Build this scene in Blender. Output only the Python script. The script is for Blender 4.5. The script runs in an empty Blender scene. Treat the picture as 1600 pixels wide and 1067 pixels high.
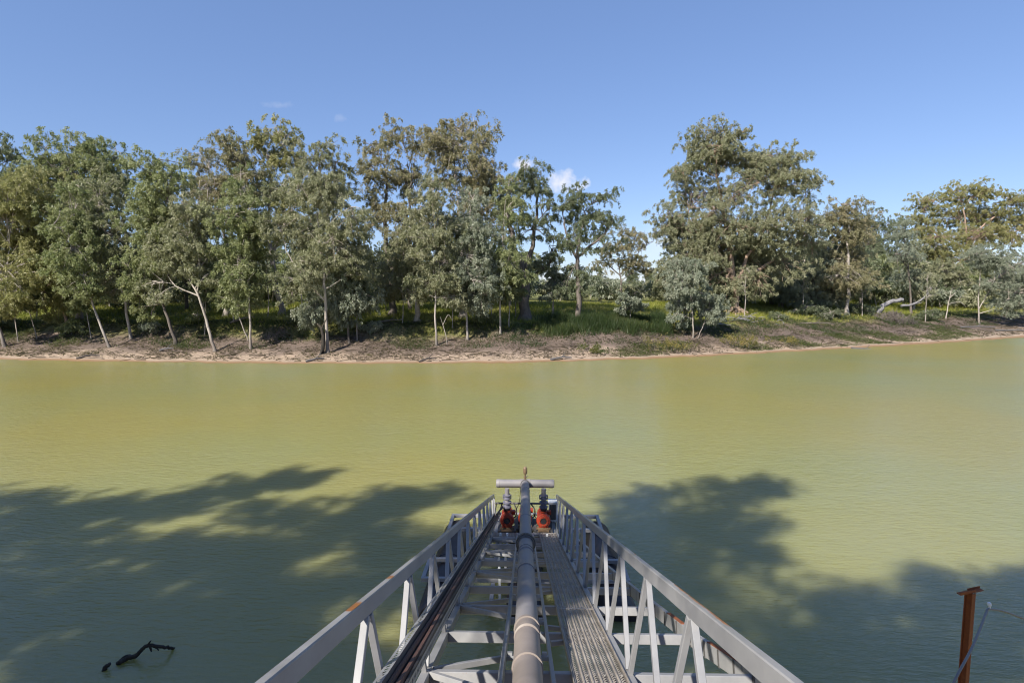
import bpy, math, random
import numpy as np
from mathutils import Vector, Matrix, Quaternion

random.seed(7)
rng = np.random.default_rng(11)
R = math.radians
C = bpy.data.collections.new("scene_objects")
bpy.context.scene.collection.children.link(C)
SC = bpy.context.scene

# ------------------------------------------------------------------ camera
F = 900.0                       # focal length in photograph pixels (1600 wide)
H = 6.9                         # eye height over the water
PITCH, YAW = R(4.95), R(1.24)
cam_d = bpy.data.cameras.new("camera")
cam_d.sensor_width = 36.0
cam_d.lens = F / 1600 * 36
cam_d.clip_start = 0.05
cam_d.clip_end = 6000
cam = bpy.data.objects.new("camera", cam_d)
C.objects.link(cam)
cam.location = (-0.027, 0, H)
cam.rotation_euler = (math.pi / 2 - PITCH, 0, YAW)
SC.camera = cam
CR = cam.rotation_euler.to_matrix()
CO = Vector(cam.location)


def ray(px, py):
    return CR @ Vector(((px - 800) / F, -(py - 533.5) / F, -1.0))


def at_y(px, py, Y):
    d = ray(px, py)
    return CO + d * ((Y - CO.y) / d.y)


def at_z(px, py, z=0.0):
    d = ray(px, py)
    return CO + d * ((z - CO.z) / d.z)


# ------------------------------------------------------------------ sun
SUN_EL, SUN_AZ = R(40), R(217)          # azimuth clockwise from +Y
L = Vector((math.sin(SUN_AZ) * math.cos(SUN_EL), math.cos(SUN_AZ) * math.cos(SUN_EL), math.sin(SUN_EL)))
sd = bpy.data.lights.new("sun", 'SUN')
sd.energy = 5.0
sd.angle = R(0.8)
sd.color = (1.0, 0.93, 0.82)
so = bpy.data.objects.new("sun", sd)
C.objects.link(so)
so.rotation_euler = L.to_track_quat('Z', 'Y').to_euler()

# ------------------------------------------------------------------ node helpers


def new_mat(name):
    m = bpy.data.materials.new(name)
    m.use_nodes = True
    nt = m.node_tree
    for n in list(nt.nodes):
        nt.nodes.remove(n)
    out = nt.nodes.new('ShaderNodeOutputMaterial')
    return m, nt, out


class NT:
    def __init__(s, nt):
        s.nt = nt

    def n(s, typ, ins=None, **kw):
        nd = s.nt.nodes.new(typ)
        for k, v in kw.items():
            setattr(nd, k, v)
        for k, v in (ins or {}).items():
            if isinstance(v, bpy.types.NodeSocket):
                s.nt.links.new(v, nd.inputs[k])
            else:
                nd.inputs[k].default_value = v
        return nd

    def link(s, a, b):
        s.nt.links.new(a, b)

    def noise(s, vec, scale, detail=4, rough=0.55, dist=0.0):
        return s.n('ShaderNodeTexNoise', {'Vector': vec, 'Scale': scale, 'Detail': detail, 'Roughness': rough, 'Distortion': dist}).outputs['Fac']

    def mapr(s, v, a, b, c=0.0, d=1.0):
        return s.n('ShaderNodeMapRange', {'Value': v, 'From Min': a, 'From Max': b, 'To Min': c, 'To Max': d}).outputs['Result']

    def mix(s, f, a, b):
        nd = s.n('ShaderNodeMix', data_type='RGBA')
        for sock, v in ((nd.inputs['Factor'], f), (nd.inputs[6], a), (nd.inputs[7], b)):
            if isinstance(v, bpy.types.NodeSocket):
                s.nt.links.new(v, sock)
            else:
                sock.default_value = v if not isinstance(v, tuple) else (*v[:3], 1)
        return nd.outputs[2]

    def math(s, op, a, b=0.0, c=0.0):
        nd = s.n('ShaderNodeMath', operation=op)
        for i, v in enumerate((a, b, c)):
            if isinstance(v, bpy.types.NodeSocket):
                s.nt.links.new(v, nd.inputs[i])
            else:
                nd.inputs[i].default_value = v
        return nd.outputs[0]

    def attr(s, name):
        return s.n('ShaderNodeAttribute', attribute_name=name).outputs['Fac']


def c4(c):
    return (*c, 1)


# ------------------------------------------------------------------ materials
def metal_mat(name, c1, c2, rough=0.45, rust=0.0, scale=6.0, metallic=0.0, rust_attr=False, bump=0.1):
    m, nt, out = new_mat(name)
    N = NT(nt)
    pos = N.n('ShaderNodeNewGeometry').outputs['Position']
    a = N.noise(pos, scale, 6, 0.6)
    b = N.noise(pos, scale * 9, 4, 0.7)
    f = N.math('ADD', N.math('MULTIPLY', N.mapr(a, 0.35, 0.68), 0.7), N.math('MULTIPLY', b, 0.3))
    col = N.mix(f, c1, c2)
    if rust > 0:
        rn = N.noise(pos, scale * 1.7, 8, 0.72)
        rf = N.mapr(rn, 0.70 - rust * 0.22, 0.76 - rust * 0.2)
        col = N.mix(rf, col, (0.20, 0.075, 0.025))
    if rust_attr:
        rn = N.noise(pos, 9, 8, 0.75)
        rv = N.math('ADD', N.attr('rust'), N.math('MULTIPLY', N.math('SUBTRACT', rn, 0.5), 0.9))
        col = N.mix(N.mapr(rv, 0.5, 0.62), col, N.mix(N.mapr(N.noise(pos, 40, 4), 0.35, 0.65), (0.33, 0.13, 0.03), (0.17, 0.06, 0.02)))
    p = N.n('ShaderNodeBsdfPrincipled', {'Base Color': col, 'Metallic': metallic})
    N.link(N.mapr(a, 0.3, 0.7, rough - 0.08, rough + 0.12), p.inputs['Roughness'])
    bp = N.n('ShaderNodeBump', {'Strength': bump, 'Distance': 0.004, 'Height': b})
    N.link(bp.outputs[0], p.inputs['Normal'])
    N.link(p.outputs[0], out.inputs[0])
    return m


M = {}
M['steel'] = metal_mat('grey_painted_steel', (0.205, 0.208, 0.218), (0.29, 0.29, 0.295), 0.42, 0.05, 3.0)
M['rail'] = metal_mat('grey_painted_rail', (0.195, 0.196, 0.205), (0.32, 0.317, 0.318), 0.38, 0.0, 2.2, rust_attr=True)
M['galv'] = metal_mat('galvanised_steel', (0.22, 0.23, 0.25), (0.36, 0.37, 0.38), 0.45, 0.05, 14, metallic=0.45)
M['grating'] = metal_mat('worn_grating', (0.22, 0.196, 0.170), (0.42, 0.38, 0.335), 0.55, 0.10, 5, metallic=0.2)
M['pipe'] = metal_mat('grey_pipe', (0.165, 0.157, 0.165), (0.24, 0.228, 0.23), 0.5, 0.02, 2.6)
M['pipe_worn'] = metal_mat('grey_brown_pipe', (0.165, 0.140, 0.125), (0.27, 0.230, 0.205), 0.55, 0.04, 3.1)
M['orange'] = metal_mat('orange_paint', (0.36, 0.045, 0.018), (0.20, 0.028, 0.016), 0.4, 0.25, 14)
M['rust'] = metal_mat('rusted_steel', (0.19, 0.048, 0.015), (0.30, 0.10, 0.030), 0.85, 0.3, 10, bump=0.4)
M['rust_cable'] = metal_mat('brown_cable_sheath', (0.055, 0.03, 0.024), (0.12, 0.06, 0.045), 0.6, 0.1, 12)
M['black'] = metal_mat('black_rubber', (0.012, 0.012, 0.014), (0.03, 0.029, 0.032), 0.5, 0.0, 8)
M['float'] = metal_mat('black_plastic', (0.012, 0.010, 0.013), (0.028, 0.023, 0.028), 0.45, 0.0, 3)
M['dark_steel'] = metal_mat('dark_steel', (0.05, 0.05, 0.055), (0.11, 0.105, 0.10), 0.5, 0.15, 9)
M['white'] = metal_mat('white_plastic', (0.7, 0.7, 0.68), (0.8, 0.8, 0.78), 0.35, 0.0, 9)
M['hose'] = metal_mat('grey_hose', (0.14, 0.13, 0.125), (0.21, 0.20, 0.19), 0.5, 0.0, 9)
M['blue_steel'] = metal_mat('blue_grey_valve', (0.10, 0.10, 0.14), (0.20, 0.20, 0.25), 0.4, 0.04, 9)
M['brass'] = metal_mat('tarnished_brass', (0.11, 0.075, 0.045), (0.19, 0.125, 0.07), 0.5, 0.1, 12)


def bark_mat(name, c1, c2, c3):
    m, nt, out = new_mat(name)
    N = NT(nt)
    pos = N.n('ShaderNodeNewGeometry').outputs['Position']
    mp = N.n('ShaderNodeMapping', {'Vector': pos, 'Scale': (1, 1, 0.25)}).outputs[0]
    a = N.noise(mp, 2.2, 6, 0.65)
    b = N.noise(mp, 9, 6, 0.7)
    col = N.mix(N.mapr(a, 0.38, 0.62), c1, c2)
    col = N.mix(N.mapr(b, 0.52, 0.68), col, c3)
    z = N.n('ShaderNodeSeparateXYZ', {0: pos}).outputs['Z']
    stain = N.mapr(N.math('ADD', z, N.math('MULTIPLY', N.math('SUBTRACT', a, 0.5), 2.5)), 2.9, 1.3, 0.0, 0.75)     # old flood mark
    col = N.mix(stain, col, tuple(q * 0.7 for q in c3))
    p = N.n('ShaderNodeBsdfPrincipled', {'Base Color': col, 'Roughness': 0.85})
    bp = N.n('ShaderNodeBump', {'Strength': 0.5, 'Distance': 0.03, 'Height': b})
    N.link(bp.outputs[0], p.inputs['Normal'])
    N.link(p.outputs[0], out.inputs[0])
    return m


M['bark_pale'] = bark_mat('pale_gum_bark', (0.40, 0.36, 0.315), (0.29, 0.255, 0.225), (0.16, 0.13, 0.11))
M['bark_grey'] = bark_mat('grey_gum_bark', (0.38, 0.34, 0.305), (0.27, 0.24, 0.215), (0.13, 0.11, 0.095))
M['bark_dark'] = bark_mat('dark_gum_bark', (0.10, 0.085, 0.075), (0.17, 0.145, 0.125), (0.05, 0.042, 0.038))
M['bark_orange'] = bark_mat('orange_gum_bark', (0.36, 0.26, 0.19), (0.25, 0.18, 0.14), (0.14, 0.11, 0.09))
M['bark_dead'] = bark_mat('bleached_wood_shade_toned', (0.22, 0.215, 0.225), (0.155, 0.15, 0.158), (0.085, 0.08, 0.08))  # bleached wood, darkened so the colour carries the shade over the log
M['bark_wet'] = bark_mat('wet_dark_wood', (0.035, 0.028, 0.02), (0.06, 0.05, 0.03), (0.02, 0.017, 0.014))


def leaf_mat(name, c1, c2, c3, thin=0.52):
    m, nt, out = new_mat(name)
    N = NT(nt)
    t = N.attr('tint')
    rp = N.n('ShaderNodeValToRGB', {'Fac': t})
    e = rp.color_ramp.elements
    e[0].position, e[0].color = 0.0, c4(c1)
    e[1].position, e[1].color = 1.0, c4(c3)
    k = e.new(0.5)
    k.color = c4(c2)
    col = rp.outputs[0]
    p = N.n('ShaderNodeBsdfPrincipled', {'Base Color': col, 'Roughness': 0.48})
    p.inputs['Specular IOR Level'].default_value = 0.45
    tr = N.n('ShaderNodeBsdfTranslucent', {'Color': N.mix(0.5, col, (0.16, 0.19, 0.04))})
    mx = N.n('ShaderNodeMixShader', {'Fac': thin})
    N.link(p.outputs[0], mx.inputs[1])
    N.link(tr.outputs[0], mx.inputs[2])
    N.link(mx.outputs[0], out.inputs[0])
    return m


LEAF = {
    'grey':  leaf_mat('grey_green_leaves', (0.221, 0.240, 0.132), (0.308, 0.315, 0.192), (0.454, 0.443, 0.308)),
    'green': leaf_mat('green_leaves', (0.194, 0.238, 0.103), (0.283, 0.315, 0.149), (0.405, 0.416, 0.232)),
    'olive': leaf_mat('olive_leaves', (0.243, 0.253, 0.097), (0.351, 0.343, 0.149), (0.486, 0.448, 0.227)),
    'brown': leaf_mat('tawny_olive_leaves', (0.221, 0.221, 0.119), (0.324, 0.302, 0.178), (0.443, 0.373, 0.243)),
    'blue':  leaf_mat('blue_grey_leaves', (0.205, 0.240, 0.178), (0.286, 0.319, 0.240), (0.421, 0.437, 0.343)),
    'dark':  leaf_mat('dark_green_leaves', (0.124, 0.158, 0.089), (0.189, 0.222, 0.130), (0.281, 0.298, 0.189)),
    'near':  leaf_mat('deep_green_leaves', (0.050, 0.066, 0.034), (0.080, 0.095, 0.052), (0.12, 0.13, 0.08), 0.2),
    'grass': leaf_mat('grass_blades', (0.14, 0.185, 0.028), (0.29, 0.315, 0.045), (0.48, 0.43, 0.15)),  # blade colour brightened to stand in for sun patches under the trees
    'reed':  leaf_mat('reed_blades', (0.03, 0.055, 0.02), (0.055, 0.09, 0.03), (0.11, 0.12, 0.045)),
    'bank':  leaf_mat('low_bank_plants', (0.05, 0.09, 0.02), (0.095, 0.13, 0.03), (0.24, 0.20, 0.07)),
    'scrub': leaf_mat('yellow_flecked_scrub', (0.12, 0.13, 0.04), (0.24, 0.215, 0.07), (0.48, 0.36, 0.12)),
    'litter': leaf_mat('fallen_leaf_litter', (0.045, 0.033, 0.026), (0.11, 0.083, 0.066), (0.24, 0.19, 0.155)),  # real litter tones, lowered with the slope to paint in some shade
}

# ------------------------------------------------------------------ mesh helpers


def link_obj(name, me, mat=None, parent=None):
    o = bpy.data.objects.new(name, me)
    C.objects.link(o)
    if mat is not None:
        for mm in (mat if isinstance(mat, (list, tuple)) else [mat]):
            me.materials.append(mm)
    if parent is not None:
        o.parent = parent
        o.matrix_parent_inverse = Matrix.Translation(-Vector(parent.location))
    return o


def np_mesh(name, verts, faces, smooth=False, attrs=None):
    """verts (N,3); faces (M,k) all with the same k"""
    me = bpy.data.meshes.new(name)
    v = np.asarray(verts, dtype=np.float32)
    f = np.asarray(faces, dtype=np.int32)
    me.vertices.add(len(v))
    me.vertices.foreach_set('co', v.ravel())
    k = f.shape[1]
    me.loops.add(f.size)
    me.loops.foreach_set('vertex_index', f.ravel())
    me.polygons.add(len(f))
    me.polygons.foreach_set('loop_start', np.arange(0, f.size, k, dtype=np.int32))
    me.polygons.foreach_set('loop_total', np.full(len(f), k, dtype=np.int32))
    if smooth:
        me.polygons.foreach_set('use_smooth', np.ones(len(f), dtype=bool))
    for an, (dom, vals) in (attrs or {}).items():
        a = me.attributes.new(an, 'FLOAT', dom)
        a.data.foreach_set('value', np.asarray(vals, dtype=np.float32))
    me.update(calc_edges=True)
    return me


def tag(o, label=None, cat=None, group=None, kind=None):
    if label:
        o['label'] = label
    if cat:
        o['category'] = cat
    if group:
        o['group'] = group
    if kind:
        o['kind'] = kind
    return o


def empty(name, loc, label, cat, group=None):
    o = bpy.data.objects.new(name, None)
    o.empty_display_size = 0.2
    C.objects.link(o)
    o.location = loc
    return tag(o, label, cat, group)


class MB:
    """collects boxes, bars, tubes and turned shapes into one mesh"""

    def __init__(s):
        s.v, s.f, s.sm = [], [], []

    def add(s, vs, fs, smooth=False):
        o = len(s.v)
        s.v += [tuple(p) for p in vs]
        s.f += [tuple(i + o for i in f) for f in fs]
        s.sm += [smooth] * len(fs)

    def bar(s, p0, p1, w, h, up=None, ch=0.0):
        """box section bar, w across, h along up"""
        p0, p1 = Vector(p0), Vector(p1)
        d = (p1 - p0).normalized()
        up = Vector(up) if up is not None else Vector((0, 0, 1))
        if abs(d.dot(up.normalized())) > 0.98:
            up = Vector((0, 1, 0))
        sx = d.cross(up).normalized()
        u = sx.cross(d).normalized()
        a, b = w / 2, h / 2
        c = ch if ch > 0 else min(a, b) * 0.14
        ring = [(-a + c, -b), (a - c, -b), (a, -b + c), (a, b - c), (a - c, b), (-a + c, b), (-a, b - c), (-a, -b + c)]
        vs = [p0 + sx * x + u * y for x, y in ring] + [p1 + sx * x + u * y for x, y in ring]
        fs = [(i, (i + 1) % 8, 8 + (i + 1) % 8, 8 + i) for i in range(8)]
        fs += [tuple(range(7, -1, -1)), tuple(range(8, 16))]
        s.add(vs, fs)

    def box(s, cx, cy, cz, sx, sy, sz):
        s.bar((cx, cy - sy / 2, cz), (cx, cy + sy / 2, cz), sx, sz)

    def tube(s, pts, rad, n=8, cap=True, smooth=True):
        pts = [Vector(p) for p in pts]
        rr = rad if isinstance(rad, (list, tuple)) else [rad] * len(pts)
        vs, fs = [], []
        prev = None
        for i, p in enumerate(pts):
            d = (pts[min(i + 1, len(pts) - 1)] - pts[max(i - 1, 0)])
            d = d.normalized() if d.length > 1e-9 else Vector((0, 0, 1))
            if prev is None:
                ref = Vector((0, 0, 1)) if abs(d.z) < 0.9 else Vector((1, 0, 0))
                sx = d.cross(ref).normalized()
            else:
                sx = (prev - d * prev.dot(d)).normalized()
            prev = sx
            u = sx.cross(d)
            for k in range(n):
                a = 2 * math.pi * k / n
                vs.append(p + (sx * math.cos(a) + u * math.sin(a)) * rr[i])
        for i in range(len(pts) - 1):
            for k in range(n):
                fs.append((i * n + k, i * n + (k + 1) % n, (i + 1) * n + (k + 1) % n, (i + 1) * n + k))
        s.add(vs, fs, smooth)
        if cap:
            o = len(s.v) - len(vs)
            s.f.append(tuple(o + k for k in range(n - 1, -1, -1)))
            s.f.append(tuple(o + (len(pts) - 1) * n + k for k in range(n)))
            s.sm += [False, False]

    def lathe(s, o, axis, prof, n=20):
        """turned shape: prof = [(distance along axis, radius)], hard steps allowed"""
        o, axis = Vector(o), Vector(axis).normalized()
        ref = Vector((0, 0, 1)) if abs(axis.z) < 0.9 else Vector((1, 0, 0))
        sx = axis.cross(ref).normalized()
        u = sx.cross(axis)
        vs = []
        for d, r in prof:
            for k in range(n):
                a = 2 * math.pi * k / n
                vs.append(o + axis * d + (sx * math.cos(a) + u * math.sin(a)) * max(r, 1e-4))
        m = len(prof)
        fs = [(i * n + k, i * n + (k + 1) % n, (i + 1) * n + (k + 1) % n, (i + 1) * n + k) for i in range(m - 1) for k in range(n)]
        s.add(vs, fs, True)
        b0 = len(s.v) - len(vs)
        s.f.append(tuple(b0 + k for k in range(n - 1, -1, -1)))
        s.f.append(tuple(b0 + (m - 1) * n + k for k in range(n)))
        s.sm += [False, False]

    def build(s, name, mat, parent=None, sharp=True):
        me = bpy.data.meshes.new(name)
        me.from_pydata(s.v, [], s.f)
        me.polygons.foreach_set('use_smooth', s.sm)
        me.update()
        if sharp and any(s.sm):
            me.set_sharp_from_angle(angle=R(40))
        return link_obj(name, me, mat, parent)


# ------------------------------------------------------------------ terrain
wl_px = [(-260, 556), (0, 562), (250, 566), (500, 568.5), (800, 567), (1000, 561), (1130, 555), (1250, 548.5), (1400, 540), (1500, 534), (1600, 527)]
wl = [at_z(x, y, 0.0) for x, y in wl_px]
WX = np.array([-900, -300, -140] + [p.x for p in wl] + [120, 200, 420, 900])
WY = np.array([120, 84, 70] + [p.y for p in wl] + [112, 175, 380, 900])


def y_w(x):
    x = np.asarray(x, dtype=float)
    k = np.array([-3, -1.5, 0, 1.5, 3])
    return sum(np.interp(x + d, WX, WY) for d in k) / 5 + 0.22 * np.sin(x * 0.9) + 0.14 * np.sin(x * 2.3 + 1) + 0.11 * np.sin(x * 3.9 + 2 * np.sin(x * 0.7))


def y_n(x):
    x = np.asarray(x, dtype=float)
    return 3.3 + 0.25 * np.sin(x * 0.4) - 0.02 * np.clip(x - 10, 0, 400) + 0.45 * np.clip(-x - 8, 0, 60)


PT = np.array([-40, -12, -4, 0, 1.6, 3.5, 6, 8.5, 11.0, 15, 19, 24, 40, 120, 2000])
PZ = np.array([-2.6, -2.2, -0.9, 0, 0.20, 0.60, 1.3, 2.2, 2.95, 3.55, 4.1, 4.6, 5.2, 5.7, 6.2])


def hnoise(x, y):
    return (np.sin(x * 0.31 + 1.3 * np.sin(y * 0.17)) * np.cos(y * 0.27 + np.sin(x * 0.13)) * 0.5
            + 0.28 * np.sin(x * 0.83 + y * 0.51 + 0.7) * np.sin(y * 0.9 - x * 0.37)
            + 0.12 * np.sin(x * 2.1 + 0.4) * np.sin(y * 2.7 + x * 0.6) + 0.06 * np.sin(x * 4.3 + y * 1.1) * np.sin(y * 5.1))


def terrain(x, y):
    x, y = np.asarray(x, float), np.asarray(y, float)
    t = y - y_w(x)
    k = np.interp(x, [20, 45, 80, 200], [1.0, 0.8, 0.55, 0.5])
    te = np.where(t > 0, t * k, t)
    z = np.interp(te, PT, PZ)
    amp = np.interp(te, [0, 2, 8, 20, 60], [0.02, 0.08, 0.34, 0.28, 0.22])
    z = z + amp * hnoise(x, y)
    # cut bank below the grass on the left half
    cut = np.interp(x, [-60, -45, -6, 2], [0.4, 1, 1, 0])
    z = z + cut * 0.45 * (np.tanh((te - 9.5 - 1.2 * np.sin(x * 0.5)) * 1.6)) * np.exp(-((te - 9.5) / 5.0) ** 2)
    n = y_n(x) - y
    zn = np.interp(n, [-20, -3, 0, 1, 4, 6.5, 30, 2000], [-2.6, -1.2, 0, 0.9, 4.0, 5.1, 5.4, 6.0]) + np.interp(n, [0, 4], [0, 0.12]) * hnoise(x, y)
    return np.where(y < 25, zn, z)


def gz(x, y):
    return float(terrain(x, y))


def ground_hit(px, py, y0=45.0, y1=400.0):
    d = ray(px, py)
    prev = None
    for i in range(6000):
        Y = y0 + i * 0.1
        if Y > y1:
            break
        p = CO + d * ((Y - CO.y) / d.y)
        if p.z <= gz(p.x, p.y):
            return Vector((p.x, p.y, gz(p.x, p.y)))
    return p


xs = np.concatenate([np.array([-1500, -900, -600, -400, -300, -220, -160, -125, -105]), np.arange(-92, 118, 0.5), np.array([122, 130, 145, 170, 220, 300, 420, 600, 900, 1500])])
near_rows = np.concatenate([np.array([-1500, -600, -250, -100, -50, -30, -20, -14, -10]), np.arange(-8, 8, 0.5), np.array([10, 14, 20, 26])])
far_t = np.concatenate([np.array([-16, -10, -6, -3, -1.5, -0.8]), np.arange(-0.4, 26, 0.4), np.arange(26, 60, 1.6), np.array([65, 75, 90, 110, 140, 190, 260, 360, 520, 760, 1100, 1600])])
GX, GY, GT = [], [], []
for r in near_rows:
    GX.append(xs); GY.append(np.full_like(xs, r)); GT.append(np.full_like(xs, -50))
for t in far_t:
    GX.append(xs); GY.append(y_w(xs) + t); GT.append(np.full_like(xs, t))
GX, GY, GT = np.array(GX), np.array(GY), np.array(GT)
GZ = terrain(GX, GY)
nr, nc = GX.shape
idx = np.arange(nr * nc).reshape(nr, nc)
quads = np.stack([idx[:-1, :-1], idx[:-1, 1:], idx[1:, 1:], idx[1:, :-1]], -1).reshape(-1, 4)
k = np.interp(GX, [20, 45, 80, 200], [1.0, 0.8, 0.55, 0.5])
gm, nt, out = new_mat('river_bank_earth')
N = NT(nt)
pos = N.n('ShaderNodeNewGeometry').outputs['Position']
t = N.attr('shore')
n1 = N.noise(pos, 0.35, 6, 0.6)
n2 = N.noise(pos, 2.2, 8, 0.7)
n3 = N.noise(pos, 11, 8, 0.75)
sand = N.mix(N.mapr(n2, 0.35, 0.65), (0.40, 0.312, 0.232), (0.24, 0.178, 0.132))
litter = N.mix(N.mapr(n3, 0.4, 0.62), (0.060, 0.044, 0.036), (0.195, 0.146, 0.116))  # dark mulch, deepened so its colour also stands for the slope's shade
grassy = N.mix(N.mapr(n2, 0.4, 0.62), (0.10, 0.12, 0.02), (0.20, 0.185, 0.045))
wet = (0.21, 0.125, 0.06)
tn = N.math('ADD', t, N.math('MULTIPLY', N.math('SUBTRACT', n1, 0.5), 7.0))
tn2 = N.math('ADD', t, N.math('MULTIPLY', N.math('SUBTRACT', n2, 0.5), 1.1))
col = N.mix(N.mapr(tn, 2.2, 4.8), sand, litter)
col = N.mix(N.mapr(tn, 8.0, 11.0), col, grassy)
col = N.mix(N.mapr(tn2, 0.35, 1.1), wet, col)
p = N.n('ShaderNodeBsdfPrincipled', {'Base Color': col, 'Roughness': 0.92})
bp = N.n('ShaderNodeBump', {'Strength': 0.7, 'Distance': 0.12, 'Height': N.math('ADD', n2, N.math('MULTIPLY', n3, 0.5))})
N.link(bp.outputs[0], p.inputs['Normal'])
N.link(p.outputs[0], out.inputs[0])
me = np_mesh('ground', np.stack([GX, GY, GZ], -1).reshape(-1, 3), quads, True, {'shore': ('POINT', (GT * np.where(GT > 0, k, 1)).ravel())})
tag(link_obj('ground', me, gm), 'sandy river banks rising to grassy flats', 'ground', kind='structure')

# ------------------------------------------------------------------ water
wm, nt, out = new_mat('muddy_river_water')
N = NT(nt)
pos = N.n('ShaderNodeNewGeometry').outputs['Position']
mp = N.n('ShaderNodeMapping', {'Vector': pos, 'Rotation': (0, 0, R(-28)), 'Scale': (1.0, 2.6, 1.0)}).outputs[0]
w1 = N.noise(mp, 2.1, 3, 0.55, 0.4)
w2 = N.noise(mp, 0.55, 2, 0.5, 0.3)
mp3 = N.n('ShaderNodeMapping', {'Vector': pos, 'Rotation': (0, 0, R(24)), 'Scale': (0.7, 2.4, 1.0)}).outputs[0]
w3 = N.noise(mp3, 3.6, 3, 0.6)
hgt = N.math('ADD', N.math('ADD', N.math('MULTIPLY', w1, 0.55), N.math('MULTIPLY', w2, 0.6)), N.math('MULTIPLY', w3, 1.0))
big = N.noise(N.n('ShaderNodeMapping', {'Vector': pos, 'Scale': (0.4, 1.0, 1.0)}).outputs[0], 0.12, 4, 0.55)
calm = N.mapr(big, 0.38, 0.62, 0.55, 1.0)
col = N.mix(N.mapr(N.noise(pos, 0.05, 3, 0.5), 0.35, 0.65), (0.268, 0.244, 0.080), (0.228, 0.244, 0.108))
p = N.n('ShaderNodeBsdfPrincipled', {'Base Color': col, 'Roughness': 0.16, 'IOR': 1.54, 'Subsurface Weight': 1.0, 'Subsurface Radius': (2.4, 2.1, 1.1), 'Subsurface Scale': 1.0}, subsurface_method='RANDOM_WALK')
bp = N.n('ShaderNodeBump', {'Distance': 0.05, 'Height': hgt})
N.link(N.math('MULTIPLY', calm, 0.75), bp.inputs['Strength'])
N.link(bp.outputs[0], p.inputs['Normal'])
N.link(p.outputs[0], out.inputs[0])
wx, wy = np.linspace(-900, 900, 61), np.linspace(-12, 900, 41)
WXg, WYg = np.meshgrid(wx, wy)
idx = np.arange(WXg.size).reshape(WXg.shape)
quads = np.stack([idx[:-1, :-1], idx[:-1, 1:], idx[1:, 1:], idx[1:, :-1]], -1).reshape(-1, 4)
top = np.stack([WXg, WYg, np.zeros_like(WXg)], -1).reshape(-1, 3)
low = top + np.array([0, 0, -6.0])
edge = np.concatenate([idx[0, :], idx[1:, -1], idx[-1, -2::-1], idx[-2::-1, 0]])
sides = np.stack([edge[:-1], edge[:-1] + len(top), edge[1:] + len(top), edge[1:]], -1)
me = np_mesh('river_water', np.concatenate([top, low]), np.concatenate([quads, quads[:, ::-1] + len(top), sides]), False)
tag(link_obj('river_water', me, wm), 'wide muddy olive green river with fine ripples', 'river', kind='structure')

# ------------------------------------------------------------------ gangway frame of reference
SL = PITCH + math.atan((733 - 533.5) / F)          # slope of the gangway
G = Vector((0, math.cos(SL), -math.sin(SL)))       # down the gangway
NU = Vector((0, math.sin(SL), math.cos(SL)))       # square to its deck
O = Vector((0, 0, H)) - NU * 1.65
X = Vector((1, 0, 0))


def D(x, s, u=0.0):
    return O + X * x + G * s + NU * u


def attr_rail(side, patches):
    """a hand rail of box section, cut in short lengths so rust patches can be placed"""
    ss = np.arange(-1.4, 17.56, 0.07)
    b = MB()
    xo, xi, top, bot, c = 0.944, 0.900, 0.940, 0.838, 0.006
    ring = [(xi + c, bot), (xo - c, bot), (xo, bot + c), (xo, top - c), (xo - c, top), (xi + c, top), (xi, top - c), (xi, bot + c)]
    vs, ru = [], []
    for s in ss:
        for i, (x, u) in enumerate(ring):
            vs.append(D(side * x, s, u))
            rv = 0.0
            for (a, e, lo) in patches:
                if i in lo:
                    rv = max(rv, min(1, max(0, min(s - a, e - s) / 0.10 + 0.5)) * 0.78)
            ru.append(rv)
    fs = []
    n = 8
    for i in range(len(ss) - 1):
        for k in range(n):
            f = (i * n + k, i * n + (k + 1) % n, (i + 1) * n + (k + 1) % n, (i + 1) * n + k)
            fs.append(f if side > 0 else f[::-1])
    me = bpy.data.meshes.new('top_rail')
    e = len(ss) - 1
    me.from_pydata(vs, [], fs + [tuple(range(n)), tuple(e * n + k for k in range(n))])
    a = me.attributes.new('rust', 'FLOAT', 'POINT')
    a.data.foreach_set('value', ru)
    me.update()
    return me


gang = empty('gangway', D(0, 0), 'sloping grey steel truss gangway running down to the pumps on the river', 'gangway')


def part(mb, name, mat, parent=gang):
    return mb.build(name, mat, parent)


link_obj('top_rail', attr_rail(-1, [(3.12, 3.38, (3, 4, 5)), (4.02, 4.16, (3, 4, 5)), (6.1, 6.3, (4,)), (1.2, 1.7, (4, 5))]), M['rail'], gang)
link_obj('top_rail', attr_rail(1, [(2.9, 4.0, (3, 4)), (5.2, 5.35, (4,)), (1.0, 1.3, (4, 5))]), M['rail'], gang)
P0, PP = 3.52, 1.2                      # first top node, panel length
tops = [P0 + PP * k for k in range(-3, 12)]
bots = [P0 + PP * (k + 0.5) for k in range(-4, 12)]
for sd_ in (-1, 1):
    b = MB()
    # bottom chord: an angle, open between the joints, with small lap plates
    cuts = [-1.4] + [s for s in bots if s > -1.2] + [17.5]
    for i in range(len(cuts) - 1):
        b.bar(D(sd_ * 0.848, cuts[i] + 0.005, -0.05), D(sd_ * 0.848, cuts[i + 1] - 0.005, -0.05), 0.072, 0.10, NU)
    part(b, 'bottom_chord', M['steel'])
    for st in tops:
        for sb in (st - PP / 2, st + PP / 2):
            if sb < -1.3 or sb > 17.4:
                continue
            b = MB()
            w = 0.041
            off = 0.03 if sb > st else -0.03
            b.bar(D(sd_ * 0.918, st + off, 0.836), D(sd_ * 0.855, sb - off * 1.6, 0.004), w, w, G)
            part(b, 'web_brace', M['steel'])
    b = MB()
    b.bar(D(sd_ * 0.915, 17.44, 0.836), D(sd_ * 0.86, 17.44, 0.004), 0.055, 0.055, G)
    part(b, 'end_post', M['steel'])
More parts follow.
